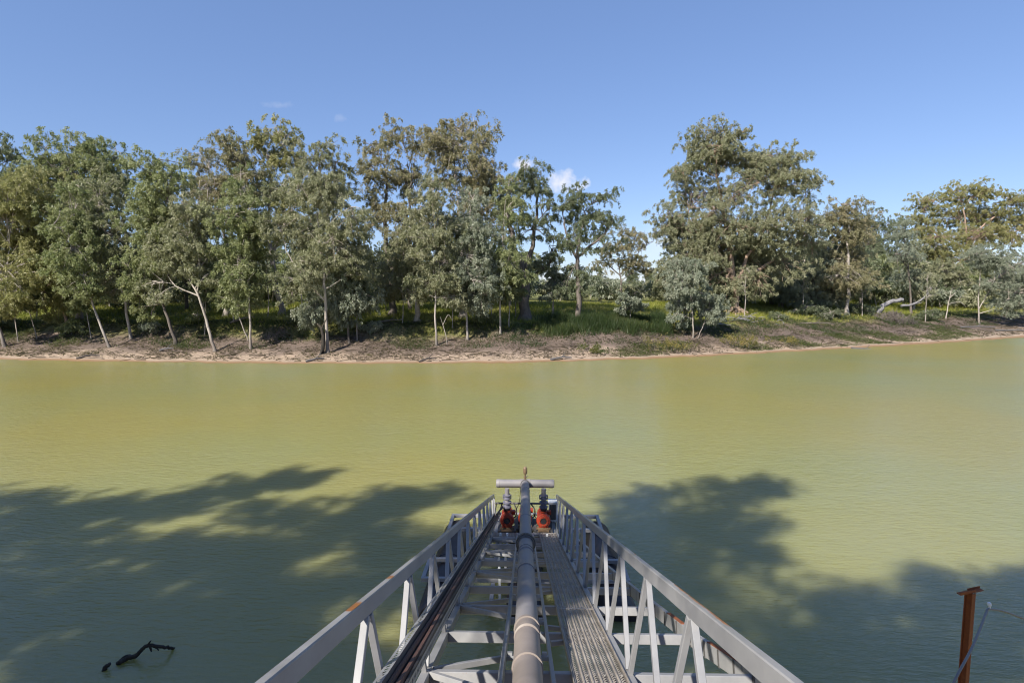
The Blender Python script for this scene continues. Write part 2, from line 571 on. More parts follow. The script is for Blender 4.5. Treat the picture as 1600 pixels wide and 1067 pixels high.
# the right outrigger beam drifts out from the truss towards the bank
orp = [(1.25, 14.8), (1.32, 13.36), (1.42, 10.67), (1.55, 8.56), (1.63, 7.53), (1.73, 6.29), (1.86, 5.45), (2.06, 4.4), (2.36, 3.0)]


def out_x(s):
    return float(np.interp(s, [p[1] for p in orp][::-1], [p[0] for p in orp][::-1]))


b = MB()
r_ = []
for i in range(len(orp) - 1):
    (x0, s0), (x1, s1) = orp[i], orp[i + 1]
    b.bar(D(x0, s0 - 0.01, -0.04), D(x1, s1 + 0.01, -0.04), 0.05, 0.15, NU)
    m_ = 3
    for q in range(m_):
        f_ = (q + 0.5) / m_
        x, s = x0 + (x1 - x0) * f_, s0 + (s1 - s0) * f_
        d_ = (D(x1, s1) - D(x0, s0)).normalized() * 0.012
        r_.append((D(x, s, -0.045) - d_, D(x, s, -0.045) + d_))
ob = part(b, 'outrigger_beam', M['steel'])
for pa, pe in r_:
    q = MB()
    q.bar(pa, pe, 0.062, 0.155, NU)
    part(q, 'splice_strap', M['dark_steel'], ob)
for (s0, s1) in ((7.25, 6.75), (6.1, 5.5), (5.3, 4.5), (9.9, 9.5)):
    rr = MB()
    rr.bar(D(out_x(s0), s0, 0.037), D(out_x(s1), s1, 0.037), 0.046, 0.006, NU)
    part(rr, 'rusty_flange', M['rust'], ob)['label'] = 'rusty top flange'
# cross beams at every bottom node
for i, sb in enumerate(bots):
    if sb < -1.2 or sb > 17.3:
        continue
    b = MB()
    right = out_x(sb) if 3.2 < sb < 14.4 else 0.81
    b.bar(D(-0.81, sb, -0.055), D(0.81, sb, -0.055), 0.075, 0.10, NU)
    if right > 0.9:
        b.bar(D(0.886, sb, -0.055), D(right - 0.028, sb, -0.055), 0.07, 0.095, NU)
    part(b, 'cross_beam', M['steel'])
    # plan bracing : two flats fanning from the left joint to the pipe bearer, two on the right
    if sb < 16.5 and i % 2 == 1:
        for sg in (-1, 1):
            b = MB()
            b.bar(D(-0.80, sb + sg * 0.05, -0.02), D(-0.215, sb + sg * 0.44, -0.035), 0.045, 0.05, NU)
            part(b, 'plan_brace', M['steel'])
            b = MB()
            b.bar(D(0.235, sb + PP + sg * 0.30, -0.03), D(0.80, sb + PP + sg * 0.06, -0.03), 0.05, 0.045, NU)
            part(b, 'plan_brace', M['steel'])
for x in (-0.20, 0.206):
    b = MB()
    b.bar(D(x, -1.4, 0.02), D(x, 15.7, 0.02), 0.034, 0.045, NU)
    part(b, 'pipe_bearer', M['steel'])
for sb in bots:
    if 0 < sb < 15.5:
        b = MB()
        b.bar(D(-0.183, sb + 0.25, 0.028), D(0.189, sb + 0.25, 0.028), 0.05, 0.04, NU)
        for x in (-0.15, 0.155):
            b.bar(D(x, sb + 0.25, 0.04), D(x, sb + 0.25, 0.075), 0.045, 0.045, G)
        part(b, 'pipe_saddle', M['galv'])
b = MB()
b.tube([D(-0.90, 17.44, 0.68), D(0.90, 17.44, 0.68)], 0.03, 8)
part(b, 'end_bar', M['dark_steel'])
b = MB()
b.bar(D(-0.81, 17.40, -0.03), D(0.81, 17.40, -0.03), 0.08, 0.14, NU)
part(b, 'end_beam', M['steel'])


def grating(x0, x1, s0, s1, ncol):
    """safety grating: raised ribs with rows of open slots between them"""
    b = MB()
    cw = (x1 - x0) / ncol
    pitch = 0.045
    ns = max(2, int((s1 - s0) / pitch))
    for c in range(ncol):
        xa = x0 + c * cw
        # raised rib
        prof = [(0.0, 0.0), (0.08, 0.014), (0.20, 0.014), (0.28, 0.0)]
        for q in range(3):
            (a, ua), (e, ue) = prof[q], prof[q + 1]
            b.add([D(xa + a * cw, s0, ua), D(xa + e * cw, s0, ue), D(xa + e * cw, s1, ue), D(xa + a * cw, s1, ua)], [(0, 1, 2, 3)])
        # slotted valley : bridges between openings, humped up a little
        ph = (c % 2) * 0.5
        for i in range(ns + 1):
            sa = s0 + (i + ph) * (s1 - s0) / ns
            sb = sa + pitch * 0.66
            if sb > s1:
                continue
            xm = xa + 0.64 * cw
            b.add([D(xa + 0.28 * cw, sa - 0.008, 0.0), D(xm, sa + 0.006, 0.016), D(xa + cw, sa - 0.008, 0.0),
                   D(xa + cw, sb + 0.008, 0.0), D(xm, sb - 0.006, 0.016), D(xa + 0.28 * cw, sb + 0.008, 0.0)],
                  [(0, 1, 4, 5), (1, 2, 3, 4)])
    for x in (x0 - 0.004, x1 + 0.004):
        b.bar(D(x, s0, -0.002), D(x, s1, -0.002), 0.006, 0.055, NU)
    for s in (s0, s1):
        b.bar(D(x0, s, 0.004), D(x1, s, 0.004), 0.03, 0.012, NU)
    return b


gs = [-1.4, 1.5, 4.4, 7.55, 10.5, 13.4, 16.0]
for i in range(len(gs) - 1):
    part(grating(0.372, 0.802, gs[i] + 0.012, gs[i + 1] - 0.012, 6), 'grating_panel', M['grating'])
part(grating(-0.80, -0.24, 15.15, 16.0, 8), 'grating_panel', M['grating'])
b = MB()
b.bar(D(-0.80, 15.0, 0.0), D(-0.24, 15.0, 0.0), 0.22, 0.012, NU)
part(b, 'cover_plate', M['steel'])

# ------------------------------------------------------------------ cable tray with cables
tray = empty('cable_tray', D(-0.735, 0, 0.5), 'perforated galvanised cable tray fixed along the left side of the gangway', 'cable tray')


def perforated(xa, ua, xb, ub, s0, s1, pitch=0.05):
    b = MB()
    ns = int((s1 - s0) / pitch)
    A = lambda f, s: D(xa + (xb - xa) * f, s, ua + (ub - ua) * f)
    for f0, f1 in ((0, 0.32), (0.68, 1)):
        b.add([A(f0, s0), A(f1, s0), A(f1, s1), A(f0, s1)], [(0, 1, 2, 3)])
    for i in range(ns):
        s = s0 + i * pitch
        b.add([A(0.32, s), A(0.68, s), A(0.68, s + pitch * 0.5), A(0.32, s + pitch * 0.5)], [(0, 1, 2, 3)])
    return b


b = perforated(-0.862, 0.495, -0.800, 0.515, -1.4, 15.9)
b.build('side_flange', M['galv'], tray)
b = MB()
b.add([D(-0.80, -1.4, 0.515), D(-0.795, -1.4, 0.44), D(-0.795, 15.9, 0.44), D(-0.80, 15.9, 0.515)], [(0, 1, 2, 3)])
b.add([D(-0.795, -1.4, 0.44), D(-0.66, -1.4, 0.44), D(-0.66, 15.9, 0.44), D(-0.795, 15.9, 0.44)], [(0, 1, 2, 3)])
b.build('tray_floor', M['dark_steel'], tray)
b = perforated(-0.66, 0.44, -0.655, 0.515, -1.4, 15.9)
b.build('side_flange', M['galv'], tray)
for s in np.arange(0.4, 15.6, 2.4):
    b = MB()
    b.bar(D(-0.885, s, 0.40), D(-0.63, s, 0.40), 0.03, 0.025, NU)
    b.build('tray_bracket', M['galv'], tray)


def wob(x, u, s0, s1, a, ph):
    return [D(x + a * math.sin(s * 1.3 + ph), s, u + 0.004 * math.sin(s * 2.1 + ph)) for s in np.arange(s0, s1, 0.4)]


for i, (x, u, r, mt) in enumerate(((-0.775, 0.462, 0.018, 'rust_cable'), (-0.735, 0.462, 0.02, 'rust_cable'), (-0.697, 0.458, 0.015, 'black'))):
    b = MB()
    e = D(-0.47, 16.55, 0.62)
    b.tube(wob(x, u, -1.4, 15.4, 0.006, i * 2) + [D(x + 0.03, 15.9, 0.50 + 0.05 * i), D(-0.62 + 0.05 * i, 16.3, 0.66), D(-0.52 + 0.03 * i, 16.5, 0.70), e + Vector((0.03 * i, 0, -0.12))], r, 6)
    tag(b.build('power_cable', M[mt]), ['brown sheathed cable lying against the outer edge of the cable tray', 'thick brown cable lying along the middle of the cable tray', 'thin black cable lying along the inner edge of the cable tray'][i], 'cable', 'cables lying in the tray')
# ribbed conduit beside the pipe
b = MB()
pts, rr = [], []
for i, s in enumerate(np.arange(-1.3, 8.6, 0.021)):
    pts.append(D(-0.200 + 0.008 * math.sin(s * 1.1), s, 0.066)); rr.append(0.026 if i % 2 else 0.0185)
b.tube(pts, rr, 7)
tag(b.build('ribbed_conduit', M['galv']), 'thin ribbed silver conduit lying just left of the big grey pipe', 'conduit')

# ------------------------------------------------------------------ the big pipe, manifold and risers
pipe = empty('water_pipe', D(0, 0, 0.19), 'long grey water pipe down the middle of the gangway to a tee manifold', 'pipe')
PR = 0.108
MAN = D(0, 16.35, 1.27)


def pline(s):
    """height of the pipe axis over the deck"""
    return float(np.interp(s, [-1.5, 4.5, 10.0, 16.3], [0.190, 0.205, 0.46, 1.25]))


segs = [(-1.5, 3.1), (3.1, 4.72), (4.72, 5.62), (5.62, 7.9), (7.9, 9.3), (9.3, 9.95)]
for i, (a, e) in enumerate(segs):
    b = MB()
    pa, pe = D(0, a, pline(a)), D(0, e, pline(e))
    if a < 4.5 < e:
        pts = [pa, D(0, 4.5, pline(4.5)), pe]
    else:
        pts = [pa, pe]
    b.tube(pts, PR, 28)
    b.lathe(pe - G * 0.06, G, [(0, PR), (0, PR + 0.010), (0.055, PR + 0.010), (0.06, PR)], 28)
    if i % 2 == 0:
        b.lathe(pe - G * 0.30, G, [(0, PR), (0.004, PR + 0.005), (0.012, PR + 0.005), (0.016, PR)], 28)
    part(b, 'pipe_segment', M['pipe_worn'] if e < 7 else M['pipe'], pipe)
b = MB()
ax = (D(0, 10.4, pline(10.4)) - D(0, 9.7, pline(9.7))).normalized()
o = D(0, 10.0, pline(10.0))
b.lathe(o - ax * 0.10, ax, [(0, PR), (0, PR + 0.03), (0.05, PR + 0.035), (0.05, PR + 0.055), (0.085, PR + 0.055), (0.085, PR + 0.035), (0.115, PR + 0.035), (0.115, PR + 0.055), (0.15, PR + 0.055), (0.15, PR + 0.03), (0.20, PR + 0.03), (0.20, PR)], 28)
for k in range(8):
    a = k * math.pi / 4
    q = o + X * math.cos(a) * (PR + 0.043) + ax.cross(X) * math.sin(a) * (PR + 0.043)
    b.tube([q - ax * 0.07, q + ax * 0.07], 0.012, 6)
part(b, 'coupling', M['dark_steel'], pipe)
b = MB()
pa = D(0, 10.08, pline(10.08))
pts = [pa]
for s in (11.5, 13, 14.5, 15.4, 15.9):
    pts.append(D(0, s, pline(s) + 0.06 * math.sin((s - 10) / 6.3 * math.pi)))
pts += [MAN - G * 0.1]
b.tube(pts, PR, 28)
for s in (11.6, 14.9, 15.75):
    ua = pline(s) + 0.06 * math.sin((s - 10) / 6.3 * math.pi)
    b.lathe(D(0, s, ua), ax, [(0, PR), (0.004, PR + 0.007), (0.03, PR + 0.007), (0.034, PR)], 28)
part(b, 'pipe_riser', M['pipe'], pipe)
b = MB()
Z = Vector((0, 0, 1))
b.lathe(MAN - X * 0.80, X, [(0, 0.02), (0.0, 0.085), (0.012, 0.108), (0.05, 0.116), (0.10, 0.116), (0.105, 0.111), (0.66, 0.111), (0.66, 0.122), (0.94, 0.122), (0.94, 0.111), (1.495, 0.111), (1.50, 0.116), (1.55, 0.116), (1.588, 0.108), (1.60, 0.085), (1.60, 0.02)], 28)
man = part(b, 'manifold', M['pipe'], pipe)
b = MB()
b.lathe(MAN - ax * 0.26, ax, [(0, PR), (0, PR + 0.02), (0.08, PR + 0.02), (0.08, PR)], 28)
part(b, 'collar', M['dark_steel'], pipe)
b = MB()
b.lathe(MAN + Z * 0.10, Z, [(0, 0.03), (0.06, 0.03), (0.06, 0.042), (0.10, 0.042), (0.10, 0.02), (0.17, 0.02), (0.17, 0.045), (0.21, 0.058), (0.32, 0.058), (0.36, 0.04), (0.38, 0.015)], 14)
av = part(b, 'air_valve', M['brass'], pipe)
b = MB()
b.bar(MAN + Z * 0.20 - X * 0.05, MAN + Z * 0.20 + X * 0.09, 0.02, 0.012)
part(b, 'valve_lever', M['dark_steel'], av)
PUMPX = (-0.49, 0.50)
PU = D(0, 16.55, 0.40)
PBZ = D(0, 16.5, 0.02).z
for px_ in PUMPX:
    top = MAN + X * px_
    pz = PBZ + 0.57
    hgt_ = top.z - pz
    o = Vector((px_, PU.y - 0.20, top.z))
    b = MB()
    b.lathe(o, -Z, [(0.05, 0.062), (hgt_ * 0.36, 0.062)], 18)
    b.lathe(o - Z * (hgt_ * 0.52), -Z, [(0, 0.062), (hgt_ * 0.16, 0.062)], 18)
    rs = part(b, 'branch_pipe', M['pipe'], pipe)
    b = MB()
    b.lathe(o - Z * (hgt_ * 0.33), -Z, [(0, 0.062), (0, 0.098), (0.03, 0.10), (0.03, 0.075), (0.09, 0.075), (0.09, 0.10), (0.12, 0.098), (0.12, 0.06)], 18)
    for sx_ in (-1, 1):
        b.tube([o + X * sx_ * 0.105 - Z * (hgt_ * 0.33 + 0.0), o + X * sx_ * 0.105 - Z * (hgt_ * 0.33 + 0.12)], 0.016, 6)
    part(b, 'pipe_clamp', M['blue_steel'], pipe)
    b = MB()
    b.lathe(o - Z * (hgt_ * 0.62), -Z, [(0, 0.06), (0, 0.12), (0.035, 0.12), (0.035, 0.075), (0.12, 0.08), (0.12, 0.115), (0.16, 0.115), (0.16, 0.06)], 18)
    part(b, 'check_valve', M['blue_steel'], pipe)
    b = MB()
    b.lathe(o - Z * (hgt_ * 0.62 + 0.165), -Z, [(0, 0.06), (0, 0.105), (0.05, 0.09), (max(0.08, hgt_ * 0.38 - 0.17), 0.07)], 18)
    part(b, 'rubber_joint', M['black'], pipe)


def pump(loc, label, small=False):
    r = empty('water_pump', loc, label, 'pump', 'pumps at the gangway end')
    x, y, z = loc
    Yv = Vector((0, 1, 0))
    b = MB()      # base skid
    b.bar((x - 0.22, y - 0.34, z + 0.03), (x - 0.22, y + 0.55, z + 0.03), 0.06, 0.06)
    b.bar((x + 0.22, y - 0.34, z + 0.03), (x + 0.22, y + 0.55, z + 0.03), 0.06, 0.06)
    for yy in (-0.30, 0.0, 0.5):
        b.bar((x - 0.185, y + yy, z + 0.03), (x + 0.185, y + yy, z + 0.03), 0.06, 0.05)
    b.build('base_frame', M['dark_steel'], r)
    b = MB()
    b.bar((x - 0.15, y - 0.36, z + 0.075), (x + 0.15, y - 0.36, z + 0.075), 0.05, 0.05)
    b.bar((x - 0.19, y - 0.20, z + 0.085), (x + 0.19, y - 0.20, z + 0.085), 0.10, 0.05)
    b.bar((x - 0.17, y + 0.15, z + 0.085), (x + 0.17, y + 0.15, z + 0.085), 0.10, 0.05)
    b.build('mounting_foot', M['brass'], r)
    zc = z + 0.31
    b = MB()      # casing: ring front with a shallow suction eye, discharge neck on top
    b.lathe((x, y - 0.30, zc), Yv, [(0.03, 0.05), (0.03, 0.085), (0.0, 0.092), (0.0, 0.135), (0.02, 0.14), (0.025, 0.175), (0.05, 0.192), (0.15, 0.192), (0.18, 0.17), (0.18, 0.10), (0.30, 0.09)], 28)
    b.lathe((x, y - 0.20, zc + 0.14), Z, [(0, 0.085), (0.05, 0.066), (0.10, 0.062), (0.10, 0.098), (0.125, 0.098), (0.125, 0.04)], 20)
    b.bar((x - 0.13, y - 0.21, zc - 0.17), (x + 0.13, y - 0.21, zc - 0.17), 0.07, 0.05)
    b.build('pump_casing', M['orange'], r)
    b = MB()      # plain black disc painting the dark of the open suction hole
    b.lathe((x, y - 0.285, zc), Yv, [(0, 0.084), (0.01, 0.084), (0.012, 0.01)], 24)
    b.build('suction_eye_dark', M['black'], r)
    b = MB()
    b.lathe((x, y, zc), Yv, [(0, 0.10), (0.0, 0.14), (0.42, 0.14), (0.44, 0.12), (0.44, 0.02)], 24)
    for k in range(16):
        a = k * math.pi / 8
        q = Vector((x + math.cos(a) * 0.148, 0, zc + math.sin(a) * 0.148))
        b.bar((q.x, y + 0.03, q.z), (q.x, y + 0.38, q.z), 0.008, 0.03, (math.cos(a), 0, math.sin(a)))
    b.build('motor', M['orange'], r)
    b = MB()
    b.bar((x + 0.13, y + 0.10, zc + 0.10), (x + 0.22, y + 0.10, zc + 0.10), 0.12, 0.11)
    b.build('terminal_box', M['orange'], r)
    for k in range(6):
        a = k * math.pi / 3 + 0.3
        b = MB()
        b.tube([(x + math.cos(a) * 0.115, y - 0.318, zc + math.sin(a) * 0.115), (x + math.cos(a) * 0.115, y - 0.296, zc + math.sin(a) * 0.115)], 0.012, 6)
        b.build('bolt', M['brass'], r)
    return r


pump((PUMPX[0], PU.y, PBZ), 'orange electric pump under the left branch of the tee manifold')
pump((PUMPX[1], PU.y, PBZ), 'orange electric pump under the right branch of the tee manifold, beside the white cabinet')
pump((0.0, PU.y + 0.22, PBZ - 0.03), 'orange pump half hidden behind the big grey pipe, between the other two')
# pump deck under them
b = MB()
b.bar((-0.80, PU.y - 0.45, PBZ - 0.03), (-0.80, PU.y + 1.2, PBZ - 0.03), 0.08, 0.055)
b.bar((0.80, PU.y - 0.45, PBZ - 0.03), (0.80, PU.y + 1.2, PBZ - 0.03), 0.08, 0.055)
for yy in (-0.40, 0.0, 0.5, 1.1):
    b.bar((-0.755, PU.y + yy, PBZ - 0.032), (0.755, PU.y + yy, PBZ - 0.032), 0.10, 0.05)
part(b, 'pump_platform', M['steel'])
# control cabinet behind the right pump
cab = empty('switch_cabinet', (0.78, PU.y + 0.42, PBZ), 'small pale cabinet with dark door standing beside the right pump', 'cabinet')
b = MB()
b.bar((0.78, PU.y + 0.30, PBZ + 0.34), (0.78, PU.y + 0.56, PBZ + 0.34), 0.22, 0.52)
b.bar((0.78, PU.y + 0.28, PBZ + 0.61), (0.78, PU.y + 0.58, PBZ + 0.61), 0.26, 0.02)
for x in (0.70, 0.86):
    b.bar((x, PU.y + 0.43, PBZ), (x, PU.y + 0.43, PBZ + 0.08), 0.04, 0.04)
b.build('cabinet_body', M['white'], cab)
b = MB()
b.bar((0.78, PU.y + 0.285, PBZ + 0.34), (0.78, PU.y + 0.297, PBZ + 0.34), 0.17, 0.44)
d_ = b.build('cabinet_door', M['dark_steel'], cab)
# hanging cable loops


def loop(pts, r, label, mat='black'):
    b = MB()
    P = [Vector(p) for p in pts]
    out_ = []
    for i in range(len(P) - 1):
        p0, p1, p2, p3 = P[max(i - 1, 0)], P[i], P[i + 1], P[min(i + 2, len(P) - 1)]
        for q in range(6):
            t_ = q / 6
            out_.append(0.5 * ((2 * p1) + (-p0 + p2) * t_ + (2 * p0 - 5 * p1 + 4 * p2 - p3) * t_ ** 2 + (-p0 + 3 * p1 - 3 * p2 + p3) * t_ ** 3))
    out_.append(P[-1])
    b.tube(out_, r, 6)
    return tag(b.build('hanging_cable', M[mat]), label, 'cable', 'cables looping round the pumps')


BARP = D(0, 17.44, 0.68)
yb, zb = BARP.y - 0.02, BARP.z
loop([(-0.83, yb, zb + 0.02), (-0.86, yb - 0.05, zb - 0.25), (-0.80, yb - 0.1, zb - 0.34), (-0.72, yb - 0.05, zb - 0.15), (-0.66, yb, zb + 0.03)], 0.018, 'black cable loop hanging from the end bar beside the left rail')
loop([(-0.34, yb, zb + 0.03), (-0.25, yb - 0.08, zb - 0.15), (-0.27, yb - 0.12, zb - 0.33), (-0.36, yb - 0.2, zb - 0.36), (-0.42, yb - 0.3, zb - 0.42)], 0.02, 'black cable loop hanging between the left pump and the big pipe')
loop([(0.14, yb, zb + 0.03), (0.27, yb - 0.08, zb - 0.12), (0.28, yb - 0.12, zb - 0.30), (0.20, yb - 0.15, zb - 0.36), (0.12, yb - 0.2, zb - 0.30)], 0.02, 'thick black cable loop hanging right of the big pipe')
loop([(0.68, yb, zb + 0.03), (0.80, yb - 0.1, zb - 0.10), (0.84, yb - 0.15, zb - 0.25), (0.75, yb - 0.25, zb - 0.34), (0.62, yb - 0.5, zb - 0.36)], 0.014, 'black cable loop hanging behind the right pump beside the right rail')
loop([MAN + Vector((-0.12, -0.1, 0.02)), (-0.16, MAN.y - 0.05, MAN.z - 0.5), (-0.26, MAN.y + 0.1, MAN.z - 0.85), (-0.12, MAN.y + 0.4, MAN.z - 1.15)], 0.009, 'thin black wire running down from the manifold left of the pipe')
loop([(0.24, yb - 0.1, zb - 0.25), (0.33, yb - 0.2, zb - 0.36), (0.45, yb - 0.5, zb - 0.44)], 0.009, 'thin black wire running to the right pump from the cable loop')

# ------------------------------------------------------------------ pontoon
pon = empty('pontoon', (0, 14, 0), 'floating pontoon of black floats and grey frames under the gangway end', 'pontoon')
for x in (-1.9, 0.0, 2.0):
    b = MB()
    b.lathe((x, 11.6, -0.03), (0, 1, 0), [(0, 0.25), (0.0, 0.36), (0.05, 0.40), (0.10, 0.42), (2.2, 0.42), (2.22, 0.44), (2.3, 0.44), (2.32, 0.42), (4.35, 0.42), (4.42, 0.40), (4.45, 0.36), (4.45, 0.2)], 24)
    b.build('float', M['float'], pon)


def frame(x0, x1, ya, yb_, z, w=0.09):
    b = MB()
    b.bar((x0, ya, z), (x1, ya, z), w, w)
    b.bar((x0, yb_, z), (x1, yb_, z), w, w)
    for x in (x0 + w / 2, x1 - w / 2):
        b.bar((x, ya + w / 2, z), (x, yb_ - w / 2, z), w, w)
    return b


for sg in (-1, 1):
    xa, xb = sorted((sg * 1.0, sg * 2.12))
    frame(xa, xb, 15.2, 16.15, 0.44).build('cross_frame', M['steel'], pon)
b = frame(-2.35, 2.35, 12.45, 13.4, 0.44)
b.build('cross_frame', M['steel'], pon)
for x in (-0.72, 0.72):
    for ya, yb_ in ((11.7, 12.39), (13.46, 16.3)):
        b = MB()
        b.bar((x, ya, 0.36), (x, yb_, 0.36), 0.09, 0.09)
        b.build('deck_bearer', M['steel'], pon)
for (x, y, z1) in ((-0.60, 12.7, 1.12), (-0.45, 12.7, 1.12), (-0.62, 14.0, 0.86), (-0.45, 14.0, 0.86), (0.55, 14.0, 0.84), (-0.55, 11.9, 1.0)):
    b = MB()
    b.bar((x, y, 0.30), (x, y, z1), 0.05, 0.05, (0, 1, 0))
    b.build('upright', M['white'], pon)
b = MB()
b.bar((-0.40, 12.75, 0.60), (-0.12, 12.75, 0.60), 0.22, 0.20)
b.build('junction_box', M['galv'], pon)
for sx_ in (-1, 1):
    b = MB()
    pts = [(sx_ * 2.1, 15.15, 0.44), (sx_ * 2.28, 14.2, 0.44), (sx_ * 2.33, 13.5, 0.44)]
    b.tube(pts, 0.03, 6)
    b.build('side_tie', M['steel'], pon)

# ------------------------------------------------------------------ rusty post and hose
pt = at_y(1516, 925, 8.6)
post = empty('rusty_post', (pt.x, pt.y, -1.0), 'rusty steel I-beam post with a tilted top plate standing in the water', 'post')
b = MB()
lean = Vector((0.0, 0.0, 1)).normalized()
p0, p1 = Vector((pt.x - 0.02, pt.y, -1.4)), Vector((pt.x, pt.y, pt.z))
rot = R(28)
ex, ey = Vector((math.cos(rot), math.sin(rot), 0)), Vector((-math.sin(rot), math.cos(rot), 0))
b.bar(p0 + ey * 0.048, p1 + ey * 0.048, 0.010, 0.100, ex)
b.bar(p0 - ey * 0.048, p1 - ey * 0.048, 0.010, 0.100, ex)
b.bar(p0, p1, 0.086, 0.009, ex)
b.build('beam', M['rust'], post)
b = MB()
tl = Vector((0.97, 0.15, 0.12)).normalized()
b.bar(p1 + Z * 0.012 - tl * 0.20, p1 + Z * 0.012 + tl * 0.19, 0.075, 0.012, Z)
b.bar(p1 + Z * 0.03 - tl * 0.20 + Vector((0, -0.034, 0)), p1 + Z * 0.03 + tl * 0.06 + Vector((0, -0.034, 0)), 0.008, 0.035, Z)
b.bar(p1 + Z * 0.03 - tl * 0.02 + Vector((0, 0.034, 0)), p1 + Z * 0.03 + tl * 0.19 + Vector((0, 0.034, 0)), 0.008, 0.035, Z)
b.build('top_plate', M['rust'], post)
hp = [at_y(1480, 1095, 6.6), at_y(1493, 1060, 6.8), at_y(1517, 1015, 7.2), at_y(1532, 980, 7.6), at_y(1541, 957, 7.9), at_y(1546, 951, 8.0), at_y(1570, 955, 8.2), at_y(1600, 966, 8.4), at_y(1660, 985, 8.8), at_y(1760, 1000, 9.3)]
hose = empty('looped_hose', hp[5], 'thin grey hose arching up with a white fitting beside the rusty post', 'hose')
b = MB()
P = hp
out_ = []
for i in range(len(P) - 1):
    p0_, p1_, p2_, p3_ = P[max(i - 1, 0)], P[i], P[i + 1], P[min(i + 2, len(P) - 1)]
    for q in range(6):
        t_ = q / 6
        out_.append(0.5 * ((2 * p1_) + (-p0_ + p2_) * t_ + (2 * p0_ - 5 * p1_ + 4 * p2_ - p3_) * t_ ** 2 + (-p0_ + 3 * p1_ - 3 * p2_ + p3_) * t_ ** 3))
b.tube(out_, 0.016, 8)
b.build('hose_tube', M['hose'], hose)
b = MB()
b.tube([hp[5], hp[5] + Z * 0.05], 0.012, 8)
b.lathe(hp[5] + Z * 0.05, Vector((-0.3, 0, 1)), [(0, 0.012), (0.005, 0.024), (0.035, 0.026), (0.05, 0.016), (0.055, 0.004)], 12)
b.build('fitting', M['white'], hose)

# ------------------------------------------------------------------ trees


def tube_np(V, Fq, p, r, n):
    """append a tapering tube with n sides; p list of Vector, r list"""
    base = sum(len(a) for a in V)
    p = np.array([tuple(q) for q in p])
    m = len(p)
    d = np.gradient(p, axis=0)
    d /= np.linalg.norm(d, axis=1, keepdims=True) + 1e-9
    ref = np.where(np.abs(d[:, 2:3]) < 0.9, np.array([[0, 0, 1.0]]), np.array([[1.0, 0, 0]]))
    ref = np.repeat(ref[:1], m, 0)
    a = np.cross(d, ref); a /= np.linalg.norm(a, axis=1, keepdims=True) + 1e-9
    b_ = np.cross(a, d)
    ang = np.arange(n) * 2 * math.pi / n
    rr = np.array(r)[:, None, None]
    v = p[:, None, :] + rr * (np.cos(ang)[None, :, None] * a[:, None, :] + np.sin(ang)[None, :, None] * b_[:, None, :])
    V.append(v.reshape(-1, 3))
    i, k = np.meshgrid(np.arange(m - 1), np.arange(n), indexing='ij')
    q = np.stack([i * n + k, i * n + (k + 1) % n, (i + 1) * n + (k + 1) % n, (i + 1) * n + k], -1).reshape(-1, 4) + base
    Fq.append(q)


def leaves_np(cen, crad, per, size, droop=0.7, strands=7):
    """leaves strung on hanging sprays gathered round cen (n,3)"""
    n = len(cen)
    ns = n * strands
    pl_ = max(4, per // strands)
    c = np.repeat(cen, strands, 0)
    rad = np.repeat(crad, strands)
    a = rng.uniform(0, 2 * math.pi, ns)
    q = np.sqrt(rng.uniform(0, 1, ns)) * rad
    outw = np.stack([np.cos(a), np.sin(a), np.zeros(ns)], -1)
    st = c + outw * q[:, None] + np.stack([np.zeros(ns), np.zeros(ns), rad * rng.uniform(-0.35, 0.8, ns) * (1.15 - 0.6 * q / rad)], -1)
    ln = rad * rng.uniform(0.5, 1.2, ns)
    spread = rng.uniform(0.15, 0.9, ns)
    ctint = np.repeat(rng.normal(0.0, 0.15, n), strands) + rng.normal(0, 0.08, ns)
    tot = ns * pl_
    S = np.repeat(st, pl_, 0); OW = np.repeat(outw, pl_, 0)
    LN = np.repeat(ln, pl_); SP = np.repeat(spread, pl_)
    t = rng.uniform(0, 1, tot)
    p = S + OW * (LN * SP * np.sqrt(t))[:, None]
    p[:, 2] += LN * (0.18 * np.sin(t * 2.2) - droop * t ** 1.5)
    p += rng.normal(size=(tot, 3)) * 0.085
    ld = OW * 0.45 + rng.normal(size=(tot, 3)) * 0.5 + np.array([0, 0, -droop * 1.05])
    ld /= np.linalg.norm(ld, axis=1, keepdims=True)
    sd2 = np.cross(ld, rng.normal(size=(tot, 3))); sd2 /= np.linalg.norm(sd2, axis=1, keepdims=True) + 1e-9
    Ls = (size * rng.uniform(0.6, 1.4, tot))[:, None]
    Ws = Ls * rng.uniform(0.13, 0.22, tot)[:, None]
    v = np.empty((tot, 4, 3))
    v[:, 0] = p
    v[:, 1] = p + ld * Ls * 0.45 + sd2 * Ws
    v[:, 2] = p + ld * Ls
    v[:, 3] = p + ld * Ls * 0.45 - sd2 * Ws
    tint = np.clip(0.48 + np.repeat(ctint, pl_) + rng.normal(0, 0.2, tot), 0, 1)
    return v.reshape(-1, 3), tint


def crown_mesh(name, V, T):
    v = np.concatenate(V)
    f = np.arange(len(v)).reshape(-1, 4)
    return np_mesh(name, v, f, False, {'tint': ('FACE', np.concatenate(T))})


def bez(a, b_, c, n):
    t = np.linspace(0, 1, n)[:, None]
    a, b_, c = (np.array(tuple(q)) for q in (a, b_, c))
    return (1 - t) ** 2 * a + 2 * (1 - t) * t * b_ + t ** 2 * c


def smooth_path(P, n=5):
    P = [Vector(p) for p in P]
    out_ = []
    for i in range(len(P) - 1):
        p0, p1, p2, p3 = P[max(i - 1, 0)], P[i], P[i + 1], P[min(i + 2, len(P) - 1)]
        for q in range(n):
            t_ = q / n
            out_.append(0.5 * ((2 * p1) + (-p0 + p2) * t_ + (2 * p0 - 5 * p1 + 4 * p2 - p3) * t_ ** 2 + (-p0 + 3 * p1 - 3 * p2 + p3) * t_ ** 3))
    out_.append(P[-1])
    return out_


